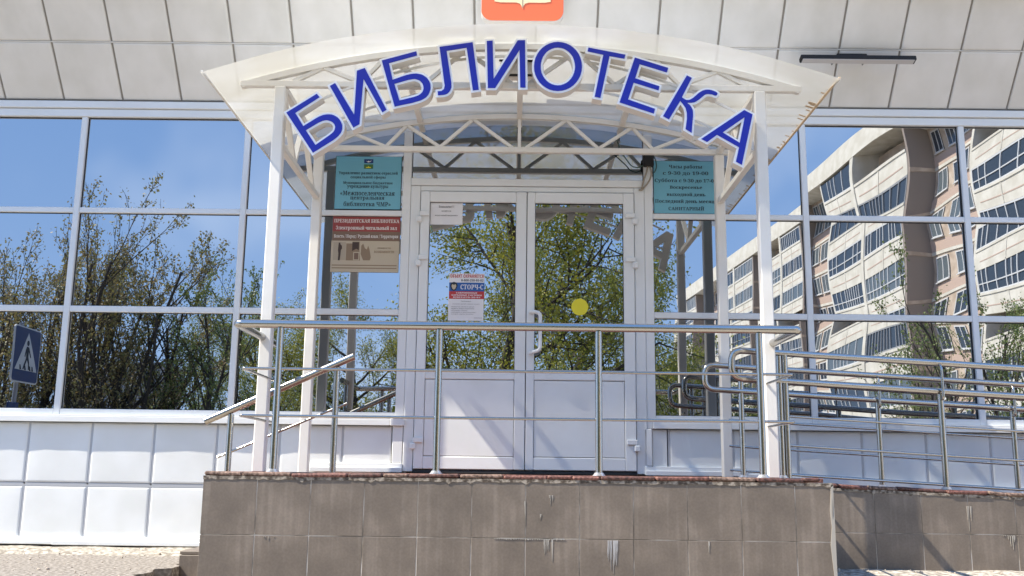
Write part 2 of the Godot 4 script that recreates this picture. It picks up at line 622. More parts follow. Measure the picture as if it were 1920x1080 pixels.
# ---------------------------------------------------------------- the library
# a cladding cassette w by h lying in x, y with rolled edges and a little oil-canning
func cassette(w: float, h: float, seed_: int, dent: float, m: String) -> ArrayMesh:
	var b := MB.new()
	var f := FastNoiseLite.new(); f.seed = seed_; f.frequency = 3.0; f.fractal_octaves = 2
	var nx := 9
	var ny := 9
	var us := [0.0, 0.010, 0.035, 0.25, 0.5, 0.75, 0.965, 0.990, 1.0]
	var P := []
	for j in ny:
		for i in nx:
			var u: float = us[i]
			var t: float = us[j]
			var edge := minf(minf(u, 1 - u) * w, minf(t, 1 - t) * h)
			var z := -0.006 if edge < 0.0001 else (-0.0014 if edge < 0.008 else 0.0)
			var bow := sin(PI * u) * sin(PI * t)
			z += bow * (f.get_noise_2d(u * 0.7 + seed_, t * 0.7) * dent + dent * 0.35)
			P.append(Vector3((u - 0.5) * w, (t - 0.5) * h, z))
	var N := []
	for j in ny:
		for i in nx:
			var a: Vector3 = P[j * nx + mini(i + 1, nx - 1)] - P[j * nx + maxi(i - 1, 0)]
			var d: Vector3 = P[mini(j + 1, ny - 1) * nx + i] - P[maxi(j - 1, 0) * nx + i]
			N.append(a.cross(d).normalized())
	for j in ny - 1:
		for i in nx - 1:
			var a := j * nx + i
			b.tri(P[a], P[a + 1], P[a + nx + 1], N[a], N[a + 1], N[a + nx + 1])
			b.tri(P[a], P[a + nx + 1], P[a + nx], N[a], N[a + nx + 1], N[a + nx])
	var x := w * 0.5
	var y := h * 0.5
	var zb := -0.025
	b.quad(Vector3(-x, -y, -0.006), Vector3(x, -y, -0.006), Vector3(x, -y, zb), Vector3(-x, -y, zb), Vector3.DOWN)
	b.quad(Vector3(-x, y, -0.006), Vector3(x, y, -0.006), Vector3(x, y, zb), Vector3(-x, y, zb), Vector3.UP)
	b.quad(Vector3(-x, -y, -0.006), Vector3(-x, y, -0.006), Vector3(-x, y, zb), Vector3(-x, -y, zb), Vector3.LEFT)
	b.quad(Vector3(x, -y, -0.006), Vector3(x, y, -0.006), Vector3(x, y, zb), Vector3(x, -y, zb), Vector3.RIGHT)
	return b.mesh(M[m])

# a pane of float glass, bowed and slightly out of plumb
func pane(lo: Vector2, hi: Vector2, z: float, bow: float, wave: float, seed_: int, lean: float = 0.0) -> ArrayMesh:
	var r := RandomNumberGenerator.new(); r.seed = seed_
	var b := MB.new()
	var w := hi.x - lo.x
	var h := hi.y - lo.y
	var nx := 28
	var ny := 20
	var ph := r.randf_range(-0.6, 0.6)
	var tx := r.randf_range(-1.0, 1.0) * 0.0011
	var ty := r.randf_range(-1.0, 1.0) * 0.0011 + lean
	var P := []
	var N := []
	for j in ny + 1:
		for i in nx + 1:
			var u := float(i) / nx
			var t := float(j) / ny
			var s1 := sin(PI * u)
			var s2 := sin(PI * t)
			var zz := bow * s1 * s2 + wave * cos(TAU * u + ph) * (0.7 + 0.3 * s2) + tx * (u - 0.5) * w + ty * (t - 0.5) * h
			var dzx := (bow * PI * cos(PI * u) * s2 - wave * TAU * sin(TAU * u + ph) * (0.7 + 0.3 * s2)) / w + tx
			var dzy := (bow * s1 * PI * cos(PI * t) + wave * cos(TAU * u + ph) * 0.3 * PI * cos(PI * t)) / h + ty
			P.append(Vector3(lo.x + u * w, lo.y + t * h, z + zz))
			N.append(Vector3(-dzx, -dzy, 1.0).normalized())
	var k := nx + 1
	for j in ny:
		for i in nx:
			var a := j * k + i
			b.tri(P[a], P[a + 1], P[a + k + 1], N[a], N[a + 1], N[a + k + 1])
			b.tri(P[a], P[a + k + 1], P[a + k], N[a], N[a + k + 1], N[a + k])
	return b.mesh(M.mirror_glass)

# four mitred beads round a pane
func bead(parent: Node, lo: Vector2, hi: Vector2, z: float) -> void:
	var b := MB.new()
	var g := 0.004
	b.span(Vector3(lo.x, lo.y, z - 0.02), Vector3(lo.x + g, hi.y, z + 0.003), 0.0)
	b.span(Vector3(hi.x - g, lo.y, z - 0.02), Vector3(hi.x, hi.y, z + 0.003), 0.0)
	b.span(Vector3(lo.x + g, lo.y, z - 0.02), Vector3(hi.x - g, lo.y + g, z + 0.003), 0.0)
	b.span(Vector3(lo.x + g, hi.y - g, z - 0.02), Vector3(hi.x - g, hi.y, z + 0.003), 0.0)
	part("gasket", b, "gap_dark", parent)

func library() -> void:
	var L := thing("library_building", "low library building with mirrored glazing and white cladding behind the entrance canopy", "building")
	# body behind the glazing, and roof
	boxpart("wall", Vector3(-14, -0.75, -9), Vector3(14, 3.4, -0.12), "far_grey", L, 0.0)
	boxpart("roof", Vector3(-14.05, 3.44, -9.05), Vector3(14.05, 3.62, 0.60), "fascia_white", L, 0.0)
	# columns of glass between the mullions
	var cols := [[-5.86, -4.675], [-4.63, -3.415], [-3.370, -2.156], [-2.111, -0.933], [0.955, 2.086], [2.131, 3.299], [3.344, 4.50], [4.545, 5.70]]
	var rows := [[0.431, 1.145], [1.191, 1.902], [1.944, 2.660]]
	var n := 0
	var hr := RandomNumberGenerator.new(); hr.seed = 19
	for c in cols:
		var right: bool = c[0] > 2.0
		for r in rows:
			n += 1
			var bow := -0.0004 if not right else -hr.randf_range(0.0005, 0.0017)
			var wv := 0.00015 if not right else hr.randf_range(-0.0002, 0.0005)
			var lo := Vector2(c[0], r[0])
			var hi := Vector2(c[1], r[1])
			var p := put("window_pane", pane(lo, hi, -0.034 if right else -0.03, bow, wv, n * 13 + 1, (0.011 if r[0] > 1.5 else hr.randf_range(-0.0035, 0.0035)) if right else 0.0), L)
			bead(p, lo, hi, -0.026)
	# mullions, transoms, head and sill rails
	for x in [-5.905, -4.675, -3.415, -2.156, 2.086, 3.299, 4.50, 5.70]:
		boxpart("mullion", Vector3(x, 0.389, -0.07), Vector3(x + 0.045, 2.66, 0.0), "frame_white", L)
	boxpart("mullion", Vector3(-0.933, 0.334, -0.07), Vector3(-0.869, 2.66, 0.004), "frame_white", L)
	boxpart("mullion", Vector3(0.891, 0.334, -0.07), Vector3(0.955, 2.66, 0.004), "frame_white", L)
	for c in cols:
		boxpart("transom", Vector3(c[0], 1.145, -0.07), Vector3(c[1], 1.191, -0.003), "frame_white", L)
		boxpart("transom", Vector3(c[0], 1.902, -0.07), Vector3(c[1], 1.944, -0.003), "frame_white", L)
		boxpart("bottom_rail", Vector3(c[0], 0.389, -0.07), Vector3(c[1], 0.431, -0.002), "frame_white", L)
	boxpart("head_rail", Vector3(-6.0, 2.66, -0.07), Vector3(6.0, 2.722, 0.006), "frame_white", L)
	boxpart("head_flashing", Vector3(-6.0, 2.725, -0.07), Vector3(6.0, 2.782, 0.022), "frame_white", L)
	# window sill flashings, in lengths
	for s in [[-6.0, -4.1], [-4.098, -2.3], [-2.298, -0.965], [0.93, 2.6], [2.602, 4.4], [4.402, 6.0]]:
		var b := MB.new()
		b.span(Vector3(s[0], 0.378, -0.06), Vector3(s[1], 0.387, 0.030), 0.002)
		b.span(Vector3(s[0], 0.336, 0.022), Vector3(s[1], 0.3785, 0.031), 0.003)
		part("window_sill", b, "frame_white", L)
	var trim := MB.new()
	trim.span(Vector3(-0.963, 0.336, -0.06), Vector3(-0.862, 0.386, 0.034), 0.003)
	part("sill_end", trim, "frame_white", L)
	# cladding below the windows
	var var1 := []
	var var2 := []
	for i in 4:
		var1.append(cassette(0.440, 0.424, 40 + i, 0.0045, "panel_white"))
		var2.append(cassette(0.440, 0.346, 60 + i, 0.004, "panel_white"))
	var seams := []
	for i in 15:
		seams.append(-5.85 + i * 0.4543)       # ends by the left jamb
	for i in 13:
		seams.append(1.051 + i * 0.4625)
	boxpart("cladding_rail", Vector3(-6.0, -0.123, -0.05), Vector3(6.0, -0.094, -0.016), "seam_grey", L, 0.0)
	boxpart("wall_backing", Vector3(-6.0, -0.60, -0.10), Vector3(6.0, 0.334, -0.052), "seam_dark", L, 0.0)
	for i in seams.size():
		var x: float = seams[i]
		boxpart("seam_strip", Vector3(x - 0.0085, -0.47, -0.05), Vector3(x + 0.0085, 0.334, -0.016), "seam_grey", L, 0.002)
		var x1: float = x + 0.4543 if x < 0 else x + 0.4625
		var mid := (x + x1) * 0.5
		if mid > -0.87 and mid < 0.8:
			continue
		var w := x1 - x - 0.015
		if x < 0 and x1 > -0.95:
			w = -0.955 - x - 0.0075
			mid = x + 0.0075 + w * 0.5
		var sc := w / 0.440
		put("wall_panel", var1[(i * 7) % 4], L, Transform3D(Basis.from_scale(Vector3(sc, 1, 1)), Vector3(mid, 0.12, -0.012)))
		if mid < -1.6 or mid > 1.4:
			put("wall_panel", var2[(i * 5 + 1) % 4], L, Transform3D(Basis.from_scale(Vector3(sc, 1, 1)), Vector3(mid, -0.298, -0.012)))
	put("wall_panel", cassette(0.105, 0.424, 71, 0.003, "panel_white"), L, Transform3D(Basis.IDENTITY, Vector3(0.983, 0.12, -0.012)))
	# plinth flashings
	for s in [[-6.0, -3.30, 0.0], [-3.32, -1.93, 0.004]]:
		var b := MB.new()
		b.span(Vector3(s[0], -0.500 - s[2], -0.03), Vector3(s[1], -0.471, 0.012 + s[2]), 0.003)
		b.span(Vector3(s[0], -0.522 - s[2], 0.004), Vector3(s[1], -0.497, 0.030 + s[2]), 0.004)
		part("plinth_flashing", b, "frame_white", L)
	for s in [[-1.53, -0.868], [0.872, 1.60]]:
		var b := MB.new()
		b.span(Vector3(s[0], 0.035, -0.04), Vector3(s[1], 0.068, 0.016), 0.003)
		b.span(Vector3(s[0], 0.004, 0.0), Vector3(s[1], 0.039, 0.036), 0.004)
		part("plinth_flashing", b, "frame_white", L)
	var slope := MB.new()
	slope.bar(Vector3(1.60, -0.002, 0.012), Vector3(6.0, -0.178, 0.012), 0.05, 0.045, Vector3.BACK, 0.003)
	part("plinth_flashing", slope, "frame_white", L)
	boxpart("jamb_trim", Vector3(-0.946, 0.070, -0.04), Vector3(-0.872, 0.334, 0.008), "panel_white", L, 0.004)
	boxpart("jamb_trim", Vector3(0.866, 0.070, -0.04), Vector3(0.926, 0.334, 0.010), "panel_white", L, 0.006)
	# leaning fascia of square cassettes
	var tilt := Basis(Vector3.RIGHT, deg_to_rad(40.0))
	var o := Vector3(0, 2.785, 0.0)
	var fv := []
	for i in 4:
		fv.append(cassette(0.437, 0.439, 80 + i, 0.004, "fascia_white"))
	var fb := MB.new()
	fb.cbox(o + tilt * Vector3(0, 0.478, -0.035), Vector3(12.2, 0.956, 0.03), 0.0, tilt)
	part("fascia_backing", fb, "seam_dark", L)
	for j in 2:
		for i in 27:
			var x := -6.284 + i * 0.453
			put("fascia_panel", fv[(i * 5 + j * 3) % 4], L, Transform3D(tilt, o + tilt * Vector3(x + 0.2265, 0.006 + 0.2265 + j * 0.453, -0.004)))
	var jr := MB.new()
	jr.cbox(o + tilt * Vector3(0, 0.459, -0.012), Vector3(12.2, 0.009, 0.012), 0.002, tilt)
	part("fascia_joint", jr, "fascia_white", L)
	var fc := MB.new()
	fc.cbox(o + tilt * Vector3(0, 0.938, -0.01), Vector3(12.2, 0.046, 0.04), 0.004, tilt)
	part("fascia_cap", fc, "fascia_white", L)
	entrance(L)

func entrance(L: Node3D) -> void:
	# fixed frame and toplight
	var fr := MB.new()
	fr.span(Vector3(-0.867, 0.012, -0.07), Vector3(-0.795, 2.137, 0.010), 0.004)
	fr.span(Vector3(0.815, 0.012, -0.07), Vector3(0.889, 2.137, 0.010), 0.004)
	fr.span(Vector3(-0.794, 2.098, -0.07), Vector3(0.814, 2.137, 0.008), 0.004)
	var df := part("door_frame", fr, "frame_white", L)
	boxpart("header_rail", Vector3(-0.868, 2.140, -0.07), Vector3(0.890, 2.196, 0.016), "frame_white", L)
	var tp := put("window_pane", pane(Vector2(-0.868, 2.197), Vector2(0.890, 2.66), -0.03, -0.0006, 0.0002, 500), L)
	bead(tp, Vector2(-0.868, 2.197), Vector2(0.890, 2.66), -0.026)
	boxpart("threshold", Vector3(-0.793, 0.004, -0.10), Vector3(0.813, 0.024, 0.02), "gap_dark", L, 0.002)
	boxpart("door_backing", Vector3(-0.80, 0.02, -0.12), Vector3(0.82, 2.12, -0.10), "gap_dark", L, 0.0)
	# two leaves
	var defs := [[-0.790, 0.006, -0.722, -0.072, -1.0], [0.012, 0.810, 0.070, 0.730, 1.0]]
	for d in defs:
		var x0: float = d[0]; var x1: float = d[1]; var g0: float = d[2]; var g1: float = d[3]
		var zf := 0.026
		var zb := -0.05
		var b := MB.new()
		b.span(Vector3(x0, 0.032, zb), Vector3(g0, 2.091, zf), 0.005)
		b.span(Vector3(g1, 0.032, zb), Vector3(x1, 2.091, zf), 0.005)
		b.span(Vector3(g0, 2.008, zb), Vector3(g1, 2.091, zf - 0.0015), 0.005)
		b.span(Vector3(g0, 0.676, zb), Vector3(g1, 0.750, zf - 0.0015), 0.005)
		b.span(Vector3(g0, 0.032, zb), Vector3(g1, 0.122, zf - 0.0015), 0.005)
		var lf := part("door_leaf", b, "frame_white", L)
		boxpart("lower_panel", Vector3(g0 + 0.003, 0.126, zb + 0.01), Vector3(g1 - 0.003, 0.672, zf - 0.006), "panel_white", lf, 0.003)
		var pp := put("glass_pane", pane(Vector2(g0, 0.750), Vector2(g1, 2.008), 0.002, -0.0006, 0.0002, 600 + int(d[4])), lf)
		pp.set_meta("label", "mirrored pane in the upper part of the door leaf")
		bead(lf, Vector2(g0, 0.750), Vector2(g1, 2.008), 0.008)
		var hx := x0 - 0.006 if d[4] < 0 else x1 + 0.006
		for hy in [1.892, 1.556, 0.214]:
			var hb := MB.new()
			hb.span(Vector3(hx - 0.022, hy - 0.045, 0.012), Vector3(hx + 0.020, hy + 0.002, 0.048), 0.008)
			hb.span(Vector3(minf(hx, hx - d[4] * 0.075), hy + 0.004, 0.027), Vector3(maxf(hx, hx - d[4] * 0.075), hy + 0.040, 0.044), 0.004)
			part("hinge", hb, "frame_white", lf)
		if d[4] > 0:
			var hd := MB.new()
			var z := 0.026
			hd.tube(rounded([Vector3(0.042, 1.172, z), Vector3(0.052, 1.172, z + 0.055), Vector3(0.112, 1.160, z + 0.070), Vector3(0.112, 0.885, z + 0.070), Vector3(0.052, 0.872, z + 0.055), Vector3(0.042, 0.872, z)], 0.05), 0.0135, 12)
			part("pull_handle", hd, "frame_white", lf)
			boxpart("lock", Vector3(0.030, 1.045, 0.024), Vector3(0.050, 1.085, 0.034), "steel_brushed", lf, 0.004)

# ---------------------------------------------------------------- porch and ramp
func tiles(parent: Node, xs: Array, ys: Array, z: float, lowest: float, top: Callable) -> void:
	for i in xs.size() - 1:
		for j in ys.size() - 1:
			var x0: float = xs[i] + 0.0022
			var x1: float = xs[i + 1] - 0.0022
			var y1: float = ys[j] - 0.0022
			var y0: float = maxf(ys[j + 1] + 0.0022, lowest)
			var b := MB.new()
			var off := rng.randf_range(-0.0004, 0.0008)
			if j == 0:
				# the top row is cut to the slope
				var ta: float = top.call(x0)
				var tb: float = top.call(x1)
				b.prism(PackedVector2Array([Vector2(x0, y0), Vector2(x1, y0), Vector2(x1, tb), Vector2(x0, ta)]), PackedVector2Array(), z - 0.012, z + off)
			else:
				b.cbox(Vector3((x0 + x1) * 0.5, (y0 + y1) * 0.5, z - 0.006 + off), Vector3(x1 - x0, y1 - y0, 0.012), 0.0012)
			part("tile", b, "porch_tile", parent)

func ragged_edge(parent: Node, x0: float, x1: float, z0: float, z1: float, y_at: Callable, seed_: int) -> void:
	var r := RandomNumberGenerator.new(); r.seed = seed_
	var x := x0
	while x < x1 - 0.01:
		var w := minf(r.randf_range(0.09, 0.30), x1 - x)
		var xa := x + 0.002
		var xb := x + w - 0.002
		var b := MB.new()
		var y: float = y_at.call((xa + xb) * 0.5)
		b.bar(Vector3(xa, y_at.call(xa) - 0.011 + r.randf_range(-0.006, 0.004), (z0 + z1) * 0.5), Vector3(xb, y_at.call(xb) - 0.011 + r.randf_range(-0.006, 0.004), (z0 + z1) * 0.5), 0.022, z1 - z0 + r.randf_range(-0.022, 0.006), Vector3.BACK, 0.007)
		part("edge_tile", b, ["red_tile", "red_tile_dusty", "red_tile_dark", "red_tile", "red_tile_dusty"][r.randi() % 5], parent)
		x += w

func mortar_bed(parent: Node, x0: float, x1: float, z: float, y_at: Callable, seed_: int) -> void:
	# crumbling mortar between the edge tiles and the wall tiles
	var r := RandomNumberGenerator.new(); r.seed = seed_
	var up := PackedVector2Array()
	var dn := PackedVector2Array()
	var n := int((x1 - x0) / 0.022)
	for i in n + 1:
		var x := lerpf(x0, x1, float(i) / n)
		up.append(Vector2(x, y_at.call(x) - 0.021 + r.randf_range(-0.003, 0.0)))
		dn.append(Vector2(x, y_at.call(x) - 0.034 - r.randf_range(0.0, 0.008) - (0.010 if r.randf() < 0.06 else 0.0)))
	dn.reverse()
	up.append_array(dn)
	var b := MB.new()
	b.prism(up, PackedVector2Array(), z - 0.05, z + 0.003)
	part("mortar", b, "mortar", parent)

func porch() -> void:
	var P := thing("entrance_porch", "raised porch faced with taupe ceramic tiles below the door", "porch")
	boxpart("landing", Vector3(-1.10, -0.70, 0.038), Vector3(1.545, -0.0235, 1.99), "grout", P, 0.0)
	boxpart("stair_cheek", Vector3(-1.640, -0.70, 1.30), Vector3(-1.10, -0.0235, 1.99), "grout", P, 0.0)
	boxpart("front_core", Vector3(-1.640, -0.70, 1.99), Vector3(1.545, -0.026, 2.0388), "grout", P, 0.0)
	# landing floor, tile by tile
	for i in 10:
		for j in 7:
			var x0 := -1.093 + i * 0.2635
			var z0 := 0.04 + j * 0.274
			boxpart("floor_tile", Vector3(x0 + 0.002, -0.022, z0 + 0.002), Vector3(x0 + 0.2615, rng.randf_range(-0.0015, 0.0), minf(z0 + 0.272, 1.955)), "red_tile", P, 0.002)
	boxpart("floor_tile", Vector3(-1.640, -0.022, 1.30), Vector3(-1.370, 0.0, 1.955), "red_tile", P, 0.002)
	boxpart("floor_tile", Vector3(-1.366, -0.022, 1.30), Vector3(-1.097, 0.0, 1.955), "red_tile", P, 0.002)
	var flat := func(_x: float) -> float: return 0.0
	ragged_edge(P, -1.655, 1.50, 1.958, 2.046, flat, 3)
	mortar_bed(P, -1.655, 1.560, 2.040, flat, 5)
	var xs := [-1.655]
	for k in 11:
		xs.append(-1.377 + k * 0.2743)
	xs.append(1.560)
	tiles(P, xs, [-0.037, -0.315, -0.592], 2.040, -0.70, func(_x: float) -> float: return -0.037)
	# side faces
	var sb := MB.new()
	sb.span(Vector3(1.545, -0.70, 1.26), Vector3(1.558, -0.037, 2.027), 0.002)
	part("side_face", sb, "porch_tile", P)
	var sc := MB.new()
	sc.span(Vector3(-1.653, -0.70, 1.30), Vector3(-1.640, -0.037, 2.027), 0.002)
	part("side_face", sc, "porch_tile", P)
	var wedge := MB.new()
	wedge.prism(PackedVector2Array([Vector2(1.534, -0.70), Vector2(1.562, -0.70), Vector2(1.562, -0.03), Vector2(1.552, -0.03), Vector2(1.540, -0.16), Vector2(1.546, -0.24), Vector2(1.536, -0.33), Vector2(1.548, -0.50)]), PackedVector2Array(), 2.030, 2.043)
	part("corner_mortar", wedge, "lime", P)
	# steps going down to the left behind the cheek
	for k in 3:
		var y := -0.152 * (k + 1)
		var x1 := -1.10 - k * 0.29
		var s := boxpart("step", Vector3(x1 - 0.29 if k < 2 else -1.985, -0.70, 0.04), Vector3(x1 - 0.003 * k, y - 0.022, 1.296), "grout", P, 0.0)
		boxpart("tread", Vector3(x1 - 0.30 if k < 2 else -1.995, y - 0.021, 0.04), Vector3(x1 - 0.004, y, 1.292), "red_tile" if k < 2 else "porch_tile", s, 0.004)
	boxpart("step_end", Vector3(-1.99, -0.70, 1.2965), Vector3(-1.6545, -0.479, 1.310), "porch_tile", P, 0.002)
	# limescale runs and the torn remains of a notice
	drips(P, 0.124, -0.317, 0.036, 0.13, 7, 2.0424, "lime", 1)
	drips(P, -0.008, -0.13, 0.003, 0.22, 2, 2.0424, "lime", 2)
	drips(P, 0.44, -0.32, 0.036, 0.20, 14, 2.0424, "peel", 3)
	drips(P, 0.919, -0.319, 0.006, 0.075, 3, 2.0424, "lime", 4)
	drips(P, 0.068, -0.195, 0.006, 0.035, 3, 2.0424, "lime", 5)
	drips(P, 0.123, -0.10, 0.010, 0.05, 3, 2.0424, "lime", 6)
	drips(P, 0.02, -0.317, 0.18, 0.010, 30, 2.0424, "lime", 7)
	drips(P, -1.30, -0.32, 0.03, 0.03, 4, 2.0424, "lime", 8)
	drips(P, 1.552, -0.05, 0.006, 0.26, 5, 2.0446, "lime", 9)

# narrow runs of limescale side by side, each with its own length and wobble
func drips(parent: Node, cx: float, y: float, half: float, length: float, n: int, z: float, m: String, seed_: int) -> void:
	var r := RandomNumberGenerator.new(); r.seed = seed_
	var b := MB.new()
	for i in n:
		var x := cx + (r.randf_range(-1.0, 1.0) if n < 20 else lerpf(-1.0, 1.0, float(i) / n)) * half
		var l := length * r.randf_range(0.35, 1.0) * (1.0 - 0.5 * absf(x - cx) / maxf(half, 0.001))
		var w := r.randf_range(0.0012, 0.0035) if n < 20 else r.randf_range(0.004, 0.010)
		var lf := PackedVector2Array()
		var rt := PackedVector2Array()
		var k := 7
		var wob := 0.0
		for j in k + 1:
			var t := float(j) / k
			wob += r.randf_range(-0.0008, 0.0008)
			var ww := w * (1.0 - t * 0.85) * r.randf_range(0.7, 1.2)
			lf.append(Vector2(x + wob - ww, y - l * t))
			rt.append(Vector2(x + wob + ww, y - l * t))
		rt.reverse()
		lf.append_array(rt)
		b.prism(lf, PackedVector2Array(), z - 0.003, z + i * 0.00002)
	part("limescale" if m == "lime" else "paper_remains", b, m, parent)

func ramp_y(x: float) -> float:
	return -0.022 - 0.036 * (x - 1.56)

func ramp() -> void:
	var R := thing("access_ramp", "narrow access ramp with tiled side wall running off to the right", "ramp")
	var core := MB.new()
	core.prism(PackedVector2Array([Vector2(1.548, -0.70), Vector2(6.0, -0.70), Vector2(6.0, ramp_y(6.0) - 0.024), Vector2(1.548, ramp_y(1.548) - 0.024)]), PackedVector2Array(), 0.04, 1.2438)
	part("core", core, "grout", R)
	var deck := MB.new()
	deck.prism(PackedVector2Array([Vector2(1.562, ramp_y(1.562) - 0.023), Vector2(6.0, ramp_y(6.0) - 0.023), Vector2(6.0, ramp_y(6.0)), Vector2(1.562, ramp_y(1.562))]), PackedVector2Array(), 0.04, 1.17)
	part("surface", deck, "red_tile", R)
	var xs := [1.565, 1.776]
	for k in 15:
		xs.append(2.052 + k * 0.275)
	tiles(R, xs, [-0.05, -0.310, -0.585], 1.245, -0.70, func(x: float) -> float: return ramp_y(x) - 0.040)
	ragged_edge(R, 1.565, 6.0, 1.172, 1.256, func(x: float) -> float: return ramp_y(x) + 0.001, 8)
	mortar_bed(R, 1.565, 5.9, 1.245, func(x: float) -> float: return ramp_y(x), 9)
	drips(R, 2.604, -0.15, 0.016, 0.16, 8, 1.2474, "lime", 11)
	drips(R, 2.84, -0.315, 0.022, 0.10, 8, 1.2474, "lime", 12)
	drips(R, 2.84, -0.313, 0.06, 0.010, 12, 1.2474, "lime", 13)

# ---------------------------------------------------------------- canopy
func arc_y(x: float) -> float:
	var u := x - CX
	return 2.612 - (ARC_R - sqrt(ARC_R * ARC_R - u * u))

func arc_bar(b: MB, x0: float, x1: float, n: int, w: float, t: float, dy: float, z: float) -> void:
	for i in n:
		var a := lerpf(x0, x1, float(i) / n)
		var c := lerpf(x0, x1, float(i + 1) / n)
		b.bar(Vector3(a, arc_y(a) + dy, z), Vector3(c, arc_y(c) + dy, z), w, t, Vector3.BACK, 0.0)

func canopy() -> void:
	var K := thing("entrance_canopy", "arched cream steel canopy with translucent roof over the porch", "canopy")
	var zf := 1.43
	var zr := 0.22
	var xl := -1.530
	var xr := 1.415
	# posts
	for p in [[xl, zf, -0.003], [xr, zf, -0.003], [xl, zr, -0.46], [xr, zr, -0.003]]:
		var b := MB.new()
		b.span(Vector3(p[0] - 0.034, p[2], p[1] - 0.034), Vector3(p[0] + 0.034, 2.330, p[1] + 0.034), 0.006)
		part("post", b, "cream_steel", K)
	# two bowed trusses
	for z in [zf, zr]:
		var q := 0.0 if z > 1.0 else 0.001
		var bb := MB.new()
		bb.span(Vector3(-1.782, 2.332, z - 0.02), Vector3(1.672, 2.372 + q, z + 0.02), 0.004)
		part("tie_beam", bb, "cream_steel", K)
		var ab := MB.new()
		arc_bar(ab, -1.775, 1.665, 22, 0.036, 0.038, 0.0, z)
		part("arch_rib", ab, "cream_steel", K)
		var nodes := [[0.0, 0, 0.0, 1]]
		for s in [-1.0, 1.0]:
			nodes.append_array([[s * 0.05, 0, s * 0.345, 1], [s * 0.345, 1, s * 0.585, 0], [s * 0.585, 0, s * 0.835, 1], [s * 0.835, 1, s * 0.985, 0], [s * 0.99, 0, s * 1.22, 1], [s * 1.22, 1, s * 1.40, 0]])
		for w in nodes:
			var ax: float = CX + w[0]
			var cx: float = CX + w[2]
			var ay: float = 2.37 if w[1] == 0 else arc_y(ax) - 0.012
			var cy: float = 2.37 if w[3] == 0 else arc_y(cx) - 0.012
			var wb := MB.new()
			wb.bar(Vector3(ax, ay, z), Vector3(cx, cy, z), 0.024, 0.026, Vector3.BACK, 0.002)
			part("web_bar", wb, "cream_steel", K)
	# side frames between the posts
	for x in [xl, xr]:
		for y in [2.352, 1.975]:
			var sb := MB.new()
			sb.span(Vector3(x - 0.02, y - 0.02, zr + 0.034), Vector3(x + 0.02, y + 0.02, zf - 0.034), 0.004)
			part("side_beam", sb, "cream_steel", K)
		for w in [[zf - 0.05, 2.332, 1.02, 1.995], [1.00, 1.995, 0.78, 2.332], [0.76, 2.332, 0.42, 1.995]]:
			var sb := MB.new()
			sb.bar(Vector3(x, w[1], w[0]), Vector3(x, w[3], w[2]), 0.024, 0.036, Vector3.RIGHT, 0.002)
			part("web_bar", sb, "cream_steel", K)
	# purlins under the sheet
	for u in [-0.735, 0.0, 0.76]:
		var x: float = CX + u
		var pb := MB.new()
		pb.span(Vector3(x - 0.02, arc_y(x) - 0.016, 0.04), Vector3(x + 0.02, arc_y(x) + 0.017, zr - 0.02), 0.003)
		pb.span(Vector3(x - 0.02, arc_y(x) - 0.016, zr + 0.02), Vector3(x + 0.02, arc_y(x) + 0.017, zf - 0.02), 0.003)
		part("purlin", pb, "cream_steel", K)
	# roof sheet, drooping a little past the front arch
	var rb := MB.new()
	var zs := [-0.031, 0.2, 0.4, 0.8, 1.2, 1.45, 1.60, 1.745]
	var n := 36
	var x0 := -1.930
	var x1 := 1.818
	var f := FastNoiseLite.new(); f.seed = 3; f.frequency = 1.3
	var at := func(i: int, j: int) -> Vector3:
		var x := lerpf(x0, x1, float(i) / n)
		var z: float = zs[j]
		var dy := 0.026 - maxf(0.0, z - 1.45) * 0.07 + f.get_noise_2d(x, z) * 0.006 * smoothstep(1.4, 1.7, z)
		return Vector3(x, arc_y(x) + dy, z)
	for side in [0.0, 1.0]:
		for i in n:
			for j in zs.size() - 1:
				var P := [at.call(i, j), at.call(i + 1, j), at.call(i + 1, j + 1), at.call(i, j + 1)]
				var na := Vector3((P[0].x - CX) / ARC_R, 1, 0).normalized()
				var nb := Vector3((P[1].x - CX) / ARC_R, 1, 0).normalized()
				if side == 0.0:
					rb.tri(P[0], P[1], P[2], na, nb, nb); rb.tri(P[0], P[2], P[3], na, nb, na)
	part("roof_sheet", rb, "polycarbonate", K)
	# edge trims along the eaves and rusty stain of the right one
	var tl := MB.new()
	tl.span(Vector3(x0 - 0.004, arc_y(x0) + 0.016, 0.03), Vector3(x0 + 0.008, arc_y(x0) + 0.024, 1.73), 0.001)
	part("eave_trim", tl, "cream_steel", K)
	var tr := MB.new()
	tr.span(Vector3(x1 - 0.010, arc_y(x1) + 0.015, 0.03), Vector3(x1 + 0.004, arc_y(x1) + 0.024, 1.73), 0.001)
	var trp := part("eave_trim", tr, "rust_trim", K)
	trp.set_meta("label", "rust stained right eave trim")
	var rr := RandomNumberGenerator.new(); rr.seed = 12
	for i in 26:
		var z := rr.randf_range(0.1, 1.7)
		var l := rr.randf_range(0.01, 0.045)
		var w := rr.randf_range(0.006, 0.022)
		var xa := x1 - 0.011
		var sb := MB.new()
		sb.bar(Vector3(xa, arc_y(xa) + 0.022, z), Vector3(xa - l, arc_y(xa - l) + 0.0235, z + rr.randf_range(-0.01, 0.01)), 0.0015, w, Vector3.BACK, 0.0)
		part("rust_run", sb, "rust_trim", K)

